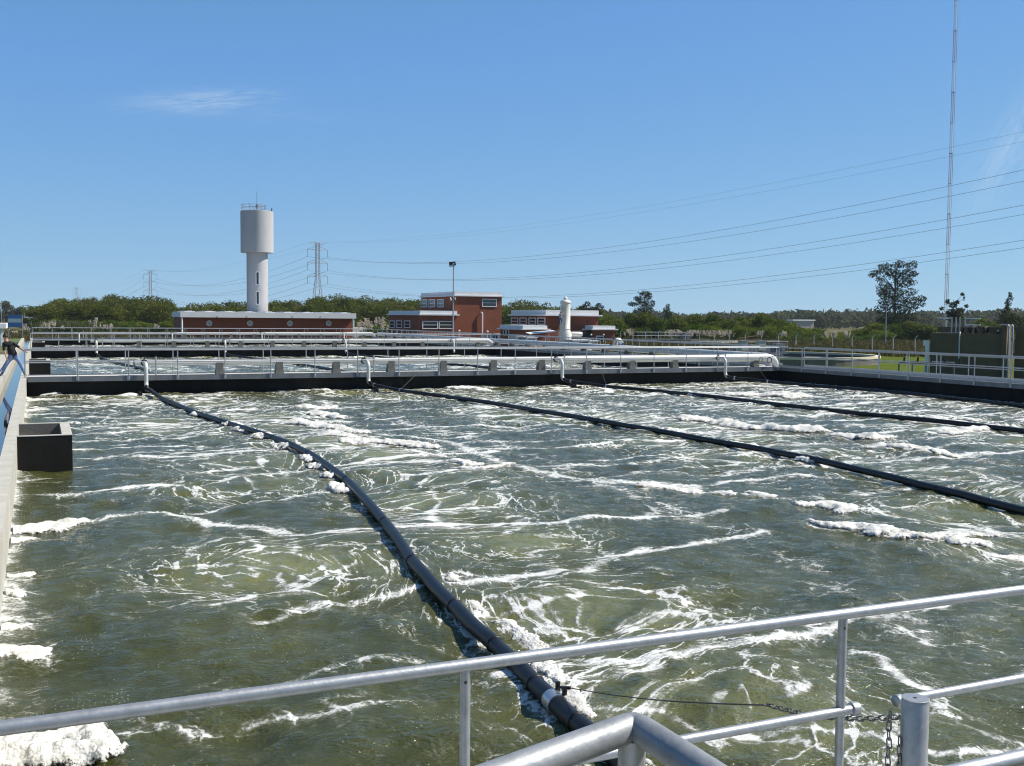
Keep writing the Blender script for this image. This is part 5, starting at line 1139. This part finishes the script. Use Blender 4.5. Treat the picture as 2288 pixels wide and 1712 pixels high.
for i, (q, top, w) in enumerate(((1352, 703, 5), (1378, 708, 5), (1420, 700, 4.5), (1447, 692, 4.2), (1466, 704, 4), (1512, 705, 5), (1545, 698, 4.6), (1566, 706, 4.5), (1602, 702, 5), (1625, 709, 5), (1655, 701, 5.5), (1706, 700, 6), (1730, 705, 5.5), (1955, 716, 6), (2050, 718, 6), (2075, 722, 5), (2185, 716, 6), (2210, 712, 6))):
    p = far(q, 196+rnd.uniform(-8, 12)); plant('thicket_tree', 'rounded small tree standing up from the thicket %s' % sect(q, BSEC), 'tree', THV[i % 3], p, zat(q, top, p)-GZ, w, 'small thicket trees %s' % sect(q, BSEC), 6.0, 5.0)
# single taller trees
def open_tree(label, px, depth, base_py, outline, n, size, mat, name='eucalyptus_tree', trunk_top=None, r0=.3):
    """outline: clumps as (px, py, rx px, ry px)"""
    c = far(px, depth); k = depth/FPX; t = thing(name, label, 'tree', tuple(c)); R_ = rt0
    bl = []; tr = MB(); zt = zat(px, min(o[1] for o in outline)+12, c)-GZ
    P = [Vector((.25*math.sin(i*1.3), .2*math.cos(i), zt*i/7)) for i in range(8)]; tr.tube(P, [r0*(1-.11*i) for i in range(8)], 7)
    for (x, y, a, b_) in outline:
        u = (x-px)*k; z = zat(px, y, c)-GZ; v = rnd.uniform(-1, 1)*abs(a*k)*1.1+rnd.uniform(-1.2, 1.2)
        ctr = R_*u+F_*v+Vector((0, 0, z)); bl.append((ctr.x, ctr.y, ctr.z, a*k*1.12, a*k, b_*k*1.3))
        o = min(P, key=lambda p_: abs(p_.z-(z-abs(u)*.6-.8))); m_ = o.lerp(ctr, .55)+Vector((0, 0, .15*abs(u))); tr.tube([o, m_, ctr], [r0*.35, r0*.2, r0*.07], 5)
    part_o = link('trunk', tr.mesh('trunk', BARK, smooth=True), t); link('crown', crown('crown', bl, n, size, mat, .35), t); return t
EUC = [(2003, 592, 16, 7), (1975, 598, 18, 8), (2030, 593, 12, 8), (1992, 612, 22, 9), (1955, 610, 12, 6), (1944, 616, 9, 4), (1967, 624, 10, 5), (2022, 612, 16, 9), (2036, 612, 9, 5), (2010, 632, 24, 10), (1985, 640, 18, 9), (2000, 655, 26, 11), (1970, 655, 12, 8), (2030, 652, 14, 8), (1990, 674, 28, 11), (2028, 672, 20, 8), (2052, 668, 11, 6), (2060, 678, 7, 6), (2015, 690, 26, 9), (1975, 692, 18, 9), (2045, 684, 8, 6), (1985, 712, 26, 12), (2012, 716, 24, 11), (1968, 724, 18, 12), (2030, 708, 14, 8), (2000, 738, 30, 14)]
open_tree('tall open-crowned eucalyptus towering over the thicket', 1998, 212, 760, EUC, 10500, .17, LEUC, r0=.42)
open_tree('medium eucalyptus with a wind-bent crown above the shrubs', 1440, 250, 752, [(1440, 656, 14, 5), (1447, 664, 12, 6), (1424, 668, 10, 5), (1412, 680, 11, 4), (1436, 678, 14, 6), (1455, 678, 8, 6), (1445, 692, 17, 7), (1425, 694, 10, 5), (1440, 706, 16, 8), (1436, 722, 20, 12)], 2600, .20, LEUC, r0=.25)
open_tree('small pointed tree on the skyline right of the wind-bent eucalyptus', 1490, 300, 740, [(1490, 684, 5, 4), (1490, 692, 8, 5), (1492, 702, 8, 7), (1492, 716, 10, 8)], 800, .2, LEUC, 'skyline_tree', r0=.15)
open_tree('ragged dark tree beside the foot of the radio mast', 2130, 150, 760, [(2148, 658, 5, 3), (2146, 668, 3, 4), (2122, 674, 6, 4), (2128, 682, 9, 5), (2136, 676, 5, 4), (2152, 684, 4, 3), (2112, 690, 5, 4), (2142, 694, 12, 5), (2126, 698, 12, 6), (2135, 710, 16, 9)], 1500, .13, LEUC, 'ragged_tree', r0=.15)
open_tree('dark narrow conifer rising at the right edge', 2250, 150, 760, [(2248, 658, 4, 4), (2250, 666, 6, 5), (2244, 674, 6, 4), (2252, 680, 7, 6), (2240, 690, 6, 4), (2250, 694, 9, 6), (2256, 708, 18, 8), (2266, 716, 22, 9), (2240, 718, 14, 9), (2262, 728, 26, 8)], 2400, .14, LEUC, 'conifer_tree', r0=.18)
open_tree('airy bare-branched tree behind the laboratory roof', 1311, 240, 740, [(1311, 680, 8, 5), (1300, 688, 7, 4), (1322, 690, 9, 4), (1310, 694, 14, 4), (1294, 695, 7, 3)], 900, .16, LEUC, 'airy_tree', r0=.2)
open_tree('feathery tree behind the right end of the laboratory roof', 1338, 240, 740, [(1338, 682, 6, 4), (1332, 690, 5, 4), (1346, 686, 4, 3), (1338, 700, 7, 7)], 700, .15, LEUC, 'feathery_tree', r0=.15)
open_tree('olive crowned tree on the far left skyline', 8, 420, 725, [(4, 682, 10, 6), (16, 680, 9, 6), (24, 687, 6, 5), (10, 694, 16, 8), (10, 706, 20, 9)], 1800, .35, LFAR, 'skyline_tree', r0=.3)
open_tree('round dark tree between the blue board and the wood', 45, 400, 722, [(46, 692, 8, 5), (38, 698, 10, 6), (50, 702, 9, 7), (44, 712, 14, 8)], 1500, .3, LFAR, 'round_tree', r0=.3)
# far tree line, one mass
C = []
for px in np.arange(-60, 2420, 3.2):
    if 120 < px < 1280: continue
    d = rng.uniform(480, 640); p = far(float(px), d); s_ = rng.uniform(.6, 1.15)
    top = (696+3*math.sin(px*.013)+2.5*math.sin(px*.041+1) if px > 1200 else 700) + (0 if px < 1850 else -4) + rng.uniform(-2, 7); h = zat(float(px), top, p)-GZ; n = 90
    a = rng.normal(size=(n, 3)); a /= np.linalg.norm(a, axis=1)[:, None]; C.append(np.array([p.x, p.y, GZ+h*.52])+a*np.array([4.2, 4.2, h*.48])*(.35+.65*rng.random((n, 1))**.5))
V, Q = leaves(np.concatenate(C), .95*(.6+.8*rng.random(sum(len(c_) for c_ in C)))); o = link('distant_wood', np_mesh('distant_wood', V, Q, LFAR, False)); o['kind'] = 'stuff'; tag(o, 'distant hazy tree line along the horizon', 'trees')
# rough grass of the meadow
def tufts(name, label, spots, hgt, mat, blades=5, wid=.05):
    V, Q = [], []
    for (x, y, s_) in spots:
        for k in range(blades):
            a = rnd.uniform(0, 6.28); l_ = rnd.uniform(.1, .35)*s_; h = hgt*s_*rnd.uniform(.6, 1.2); ox, oy = rnd.uniform(-.25, .25)*s_, rnd.uniform(-.25, .25)*s_; n = len(V); c_, s2 = math.cos(a), math.sin(a); w = wid*s_*1.6
            V += [(x+ox-s2*w, y+oy+c_*w, GZ), (x+ox+s2*w, y+oy-c_*w, GZ), (x+ox+c_*l_+s2*w*.3, y+oy+s2*l_-c_*w*.3, GZ+h), (x+ox+c_*l_-s2*w*.3, y+oy+s2*l_+c_*w*.3, GZ+h)]; Q.append((n, n+1, n+2, n+3))
    o = link(name, np_mesh(name, V, Q, mat, False)); o['kind'] = 'stuff'; return tag(o, label, 'grass')
sp = []
for i in range(7500):
    d = 118+75*rnd.random(); q = rnd.uniform(1330, 2300); p = far(q, d); 
    if d < 124 and 1500 < q < 1960: continue
    sp.append((p.x, p.y, rnd.uniform(.7, 1.7)))
tufts('dry_grass', 'tall reddish dry grass between the fence and the thicket', sp, .55, LDRY)
sp = []
for i in range(5200):
    d = 128+95*rnd.random()**.8; q = rnd.uniform(-20, 950); p = far(q, d)
    if d > 170 and q > 385 and q < 800: continue
    sp.append((p.x, p.y, rnd.uniform(.6, 1.5)))
tufts('rough_grass', 'rough grass of the meadow before the left wood', sp, .5, LDRY)
sp = []
for i in range(420):
    p = far(rnd.gauss(140, 26), 205+rnd.uniform(-6, 8)); sp.append((p.x, p.y, rnd.uniform(1.2, 2.0)))
tufts('reed_bed', 'tall grey-green reeds at the foot of the left wood', sp, 1.25, LREED, 8, .06)
# pampas grass clumps with pale plumes
def pampas_variant(i):
    b = MB(); V, Q = [], []
    for k in range(46):
        a = rnd.uniform(0, 6.28); h = rnd.uniform(.7, 1.25); l_ = rnd.uniform(.3, .9); n = len(V); c_, s2 = math.cos(a), math.sin(a)
        V += [(-s2*.03, c_*.03, 0), (s2*.03, -c_*.03, 0), (c_*l_*.6+s2*.02, s2*l_*.6-c_*.02, h), (c_*l_*.6-s2*.02, s2*l_*.6+c_*.02, h)]; Q.append((n, n+1, n+2, n+3))
    g = np_mesh('leaf_tuft', V, Q, LREED, False)
    C, S_ = [], []
    for k in range(9):
        a = rnd.uniform(0, 6.28); l_ = rnd.uniform(.1, .55); h = rnd.uniform(1.3, 1.9)
        for j in range(26): u = rnd.random(); C.append((math.cos(a)*l_*(1+.3*u)+rnd.gauss(0, .07), math.sin(a)*l_*(1+.3*u)+rnd.gauss(0, .07), h+.55*u-.1)); S_.append(.09)
    Vp, Qp = leaves(np.array(C), np.array(S_)); return g, np_mesh('plume', Vp, Qp, PLUME, False)
PAMP = [pampas_variant(i) for i in range(4)]
spots = [(q+rnd.uniform(-4, 4), 172+rnd.uniform(-5, 5), 1.0) for q in (1497, 1510, 1519, 1540, 1548, 1560, 1575, 1583, 1597, 1612, 1620, 1629, 1400, 1408, 1755, 1845, 1866, 1892, 1700)] + [(q, d, s_) for q, d, s_ in ((98, 190, 1.1), (104, 190, 1), (120, 188, 1.2), (140, 195, .8), (214, 178, 1.5), (234, 196, .9), (247, 196, 1), (348, 196, 1), (56, 180, 1), (815, 185, 1.6), (826, 188, 1.4), (850, 185, 1.7), (858, 190, 1.4), (806, 190, 1.3))]
for i, (q, d, s_) in enumerate(spots):
    p = far(q, d); rgt = q > 1300
    t = thing('pampas_clump', 'pampas clump with pale plumes ' + ('before the thicket on the right' if rgt else ('between the long building and the tall brick block' if q > 780 else 'on the meadow before the left wood')), 'plant clump', (p.x, p.y, GZ), 'pampas clumps, ' + ('right' if rgt else ('middle' if q > 780 else 'left')))
    g, pl = PAMP[i % 4]; link('leaf_tuft', g, t); pp_ = link('plume', pl, t); pp_['kind'] = 'stuff'; t.scale = (s_, s_, s_); t.rotation_euler.z = rnd.uniform(0, 6)
# stones / rubble heaps on the left meadow
RUB = M('rubble_stone', (.30, .26, .21), .9, 0, .25, 3, .4, 8)
for q, py, s_ in ((28, 748, 1.0), (36, 745, .8), (18, 740, .7), (66, 744, .6), (60, 738, .5)):
    p = onZ(q, py, GZ); b = MB(); b.lathe([(.9*s_, -.1), (1.0*s_, .15*s_), (.7*s_, .5*s_), (.3*s_, .65*s_)], (p.x, p.y, GZ), 9)
    b.v = [(x+.25*s_*math.sin(5*x+y), y+.25*s_*math.cos(4*y), z+.1*math.sin(3*x)) for x, y, z in b.v]
    solo('rubble_mound', b, RUB, 'low brownish rubble mound on the meadow by the blue board', 'mound', (p.x, p.y, GZ), 'rubble mounds by the board')

# ------------------------------------------------------------------ people
SKIN = M('skin', (.42, .24, .16), .55, 0, .08, 20); SHIRTB = M('black_shirt', (.010, .010, .011), .9, 0, .2, 12); JEANS = M('faded_blue_jeans', (.17, .25, .42), .85, 0, .25, 9, dirt=(.33, .42, .58), ds=5, damt=.5)
HAIR = M('dark_hair', (.012, .010, .008), .6); SHOE = M('dark_shoe', (.015, .014, .014), .6); GREYSH = M('grey_shirt', (.22, .25, .30), .9); BLUEJ = M('dark_blue_trousers', (.03, .07, .20), .9); WHITESH = M('white_shirt', (.75, .76, .78), .8)
def person(label, J, bones, base, mats, hair_c, hair_r, look):
    """J: joint -> (x,y,z,radius); bones: (a,b,material index)"""
    ks = list(J); me = bpy.data.meshes.new('body'); me.from_pydata([tuple(Vector(J[k][:3])-Vector(base)) for k in ks], [(ks.index(a), ks.index(b)) for a, b, _ in bones], [])
    o = bpy.data.objects.new('body_tmp', me); COL.objects.link(o); o.modifiers.new('skin', 'SKIN'); s = o.modifiers.new('sub', 'SUBSURF'); s.levels = s.render_levels = 2
    for i, k in enumerate(ks):
        v = me.skin_vertices[0].data[i]; v.radius = (J[k][3], J[k][3]); v.use_root = (k == 'pelvis')
    dg = bpy.context.evaluated_depsgraph_get(); nm = bpy.data.meshes.new_from_object(o.evaluated_get(dg)); bpy.data.objects.remove(o)
    nm.name = 'body'; nm.materials.clear()
    for m in mats: nm.materials.append(m)
    for p in nm.polygons:
        c = p.center+Vector(base); best, bm = 1e9, 0
        for a, b, mi in bones:
            A, B = Vector(J[a][:3]), Vector(J[b][:3]); d = B-A; u = max(0, min(1, (c-A).dot(d)/max(1e-9, d.length_squared))); dd = (c-A-d*u).length-.5*(J[a][3]*(1-u)+J[b][3]*u)
            if dd < best: best, bm = dd, mi
        p.material_index = bm; p.use_smooth = True
    t = thing('person', label, 'person', base); link('body', nm, t)
    lk = Vector(look).normalized(); sd_ = Vector((-lk.y, lk.x, 0)).normalized(); hc = Vector(hair_c)
    b = MB(); b.lathe([(hair_r*.98, -hair_r*.25), (hair_r*1.06, hair_r*.2), (hair_r*.9, hair_r*.75), (hair_r*.5, hair_r*1.1), (.01, hair_r*1.2)], tuple(hc-lk*.022), 14); part('hair', b, HAIR, t, True)
    for s_ in (-1, 1): part('ear', MB().lathe([(.006, -.03), (.014, 0), (.006, .03)], tuple(hc+sd_*s_*hair_r*.98), 6), SKIN, t)
    part('nose', MB().tube([hc+lk*hair_r*.92+Vector((0, 0, 0)), hc+lk*(hair_r+.018)+Vector((0, 0, -.05)), hc+lk*hair_r*.9+Vector((0, 0, -.065))], [.006, .016, .008], 6), SKIN, t, True)
    for s_ in (-1, 1): part('eye', MB().lathe([(.004, -.008), (.010, 0), (.004, .008)], tuple(hc+lk*hair_r*.95+sd_*s_*.032+Vector((0, 0, -.01))), 6), DARK, t)
    part('mouth', MB().box(-.022, .022, -.004, .004, -.004, .004), M('lip', (.3, .12, .1), .6), t).location = hc+lk*(hair_r*.93)+Vector((0, 0, -.095))-Vector(base)+Vector(base)*0
    return t
def hand(J, bones, key, tip, spread, mi, r=.013):
    """five finger chains rooted in the palm"""
    W = Vector(J[key][:3]); d = Vector(tip).normalized(); s = Vector(spread).normalized(); pk = key+'_palm'; J[pk] = tuple(W+d*.075)+(.034,); bones.append((key, pk, mi)); pm = W+d*.075
    for i, (o_, L_) in enumerate(((-.030, .062), (-.010, .075), (.010, .072), (.030, .055))):
        a, b = '%s_f%da' % (key, i), '%s_f%db' % (key, i); k1 = pm+d*.03+s*o_; J[a] = tuple(k1+d*L_*.5)+(.011,); J[b] = tuple(k1+d*L_*.85+Vector((0, 0, -.02)))+(.009,); bones += [(pk, a, mi), (a, b, mi)]
    a = key+'_th'; J[a] = tuple(W+d*.06-s*.055)+(.012,); bones.append((key, a, mi))
# worker striding across the channel: one foot on each wall, hand on the railing end
bx, by = -0.83, 43.9
J = {'pelvis': (bx+.02, by, .86, .155), 'waist': (bx-.02, by+.0, 1.02, .15), 'chest': (bx-.13, by+.02, 1.27, .175), 'upch': (bx-.19, by+.02, 1.40, .13), 'neck': (bx-.25, by+.02, 1.50, .058), 'headl': (bx-.27, by+.03, 1.575, .085), 'head': (bx-.285, by+.03, 1.66, .098), 'headt': (bx-.29, by+.03, 1.73, .075),
 'shL': (bx-.34, by-.05, 1.36, .082), 'elL': (bx-.33, by-.10, 1.08, .052), 'wrL': (bx-.26, by-.12, .85, .036), 'shR': (bx+.03, by+.06, 1.37, .082), 'elR': (bx+.26, by-.10, 1.20, .050), 'wrR': (bx+.44, by-.25, 1.06, .036),
 'hipL': (bx-.09, by, .80, .112), 'knL': (bx-.28, by-.02, .47, .080), 'anL': (bx-.43, by+.0, .10, .055), 'toeL': (bx-.50, by-.14, .035, .040), 'hipR': (bx+.12, by, .80, .112), 'knR': (bx+.30, by-.04, .46, .080), 'anR': (bx+.42, by+.02, .10, .055), 'toeR': (bx+.46, by-.12, .035, .040)}
B_ = [('pelvis', 'waist', 1), ('waist', 'chest', 1), ('chest', 'upch', 1), ('upch', 'neck', 0), ('neck', 'headl', 0), ('headl', 'head', 0), ('head', 'headt', 0), ('upch', 'shL', 1), ('shL', 'elL', 1), ('elL', 'wrL', 0), ('upch', 'shR', 1), ('shR', 'elR', 1), ('elR', 'wrR', 0), ('pelvis', 'hipL', 2), ('hipL', 'knL', 2), ('knL', 'anL', 2), ('anL', 'toeL', 3), ('pelvis', 'hipR', 2), ('hipR', 'knR', 2), ('knR', 'anR', 2), ('anR', 'toeR', 3)]
hand(J, B_, 'wrL', (.25, -.1, -1), (0, 1, 0), 0); hand(J, B_, 'wrR', (.8, -.3, -.4), (0, 1, 0), 0)
person('person in black shirt and faded jeans straddling the channel, hand on the railing', J, B_, (bx, by, 0), (SKIN, SHIRTB, JEANS, SHOE), (bx-.285, by+.03, 1.665), .098, (-.55, .8, -.2)).scale = (.9, .9, .885)
# painter on the ladder
pc_ = l0.lerp(l1, .56); x, y, z = pc_.x-.16, pc_.y-.16, pc_.z
J = {'pelvis': (x, y, z+.88, .14), 'waist': (x, y, z+1.02, .14), 'chest': (x+.03, y+.03, z+1.26, .16), 'upch': (x+.06, y+.05, z+1.40, .12), 'neck': (x+.08, y+.06, z+1.50, .055), 'head': (x+.10, y+.07, z+1.64, .098), 'headt': (x+.10, y+.07, z+1.71, .07),
 'shL': (x-.12, y+.15, z+1.38, .075), 'elL': (x+.10, y+.25, z+1.30, .05), 'wrL': (x+.28, y+.22, z+1.44, .036), 'shR': (x+.18, y-.10, z+1.38, .075), 'elR': (x+.36, y-.02, z+1.42, .05), 'wrR': (x+.46, y+.08, z+1.62, .036),
 'hipL': (x-.07, y+.07, z+.82, .105), 'knL': (x-.02, y+.12, z+.45, .075), 'anL': (x-.02, y+.06, z+.08, .05), 'toeL': (x+.10, y+.12, z+.02, .035), 'hipR': (x+.07, y-.07, z+.82, .105), 'knR': (x+.18, y-.02, z+.62, .075), 'anR': (x+.10, y-.08, z+.28, .05), 'toeR': (x+.22, y-.02, z+.24, .035)}
B2 = [('pelvis', 'waist', 1), ('waist', 'chest', 1), ('chest', 'upch', 1), ('upch', 'neck', 0), ('neck', 'head', 0), ('head', 'headt', 0), ('upch', 'shL', 1), ('shL', 'elL', 1), ('elL', 'wrL', 0), ('upch', 'shR', 1), ('shR', 'elR', 1), ('elR', 'wrR', 0), ('pelvis', 'hipL', 2), ('hipL', 'knL', 2), ('knL', 'anL', 2), ('anL', 'toeL', 3), ('pelvis', 'hipR', 2), ('hipR', 'knR', 2), ('knR', 'anR', 2), ('anR', 'toeR', 3)]
hand(J, B2, 'wrL', (1, .2, .2), (0, 0, 1), 0); hand(J, B2, 'wrR', (1, .2, .3), (0, 0, 1), 0)
person('person in grey shirt and blue trousers standing on the ladder at the white tank', J, B2, (x, y, z), (SKIN, GREYSH, BLUEJ, SHOE), (x+.10, y+.07, z+1.645), .098, (1, .5, .1))
# worker bending over on the side walkway
q = onX(1385, 790, 34.9); x, y, z = 34.75, q.y, 0.0
J = {'pelvis': (x+.34, y, .72, .15), 'waist': (x+.22, y, .86, .145), 'chest': (x+.02, y, 1.0, .165), 'upch': (x-.12, y, 1.02, .13), 'neck': (x-.24, y, 1.03, .056), 'head': (x-.34, y, 1.02, .098), 'headt': (x-.42, y, 1.0, .075),
 'shL': (x-.10, y+.18, .98, .08), 'elL': (x-.16, y+.20, .70, .05), 'wrL': (x-.30, y+.14, .48, .036), 'shR': (x-.10, y-.18, .98, .08), 'elR': (x-.18, y-.20, .70, .05), 'wrR': (x-.32, y-.12, .48, .036),
 'hipL': (x+.34, y+.10, .68, .11), 'knL': (x+.16, y+.12, .40, .078), 'anL': (x+.26, y+.12, .09, .052), 'toeL': (x+.12, y+.12, .035, .04), 'hipR': (x+.34, y-.10, .68, .11), 'knR': (x+.14, y-.12, .40, .078), 'anR': (x+.24, y-.12, .09, .052), 'toeR': (x+.10, y-.12, .035, .04)}
B3 = list(B2[:20]); hand(J, B3, 'wrL', (-.6, -.2, -.8), (0, 1, 0), 0); hand(J, B3, 'wrR', (-.6, .2, -.8), (0, 1, 0), 0)
person('person in white shirt bending down on the side walkway by the air header', J, B3, (x+.25, y, 0), (SKIN, WHITESH, BLUEJ, SHOE), (x-.33, y, 1.04), .098, (-1, 0, -.4))

# ------------------------------------------------------------------ thin summer haze over the plain
hz = MB(); hz.box(-900, 1500, -300, 2600, GZ-1.2, 190); 
hm = bpy.data.materials.new('summer_haze'); hm.use_nodes = True; hn = hm.node_tree.nodes; hn.clear(); ho = hn.new('ShaderNodeOutputMaterial'); hv = hn.new('ShaderNodeVolumePrincipled')
hv.inputs['Color'].default_value = (0.72, 0.85, 1.0, 1); hv.inputs['Density'].default_value = 0.00010; hv.inputs['Anisotropy'].default_value = 0.2
hm.node_tree.links.new(hv.outputs['Volume'], ho.inputs['Volume'])
o = link('haze', hz.mesh('haze', hm)); o['kind'] = 'stuff'; tag(o, 'thin pale summer haze over the whole plain', 'haze')
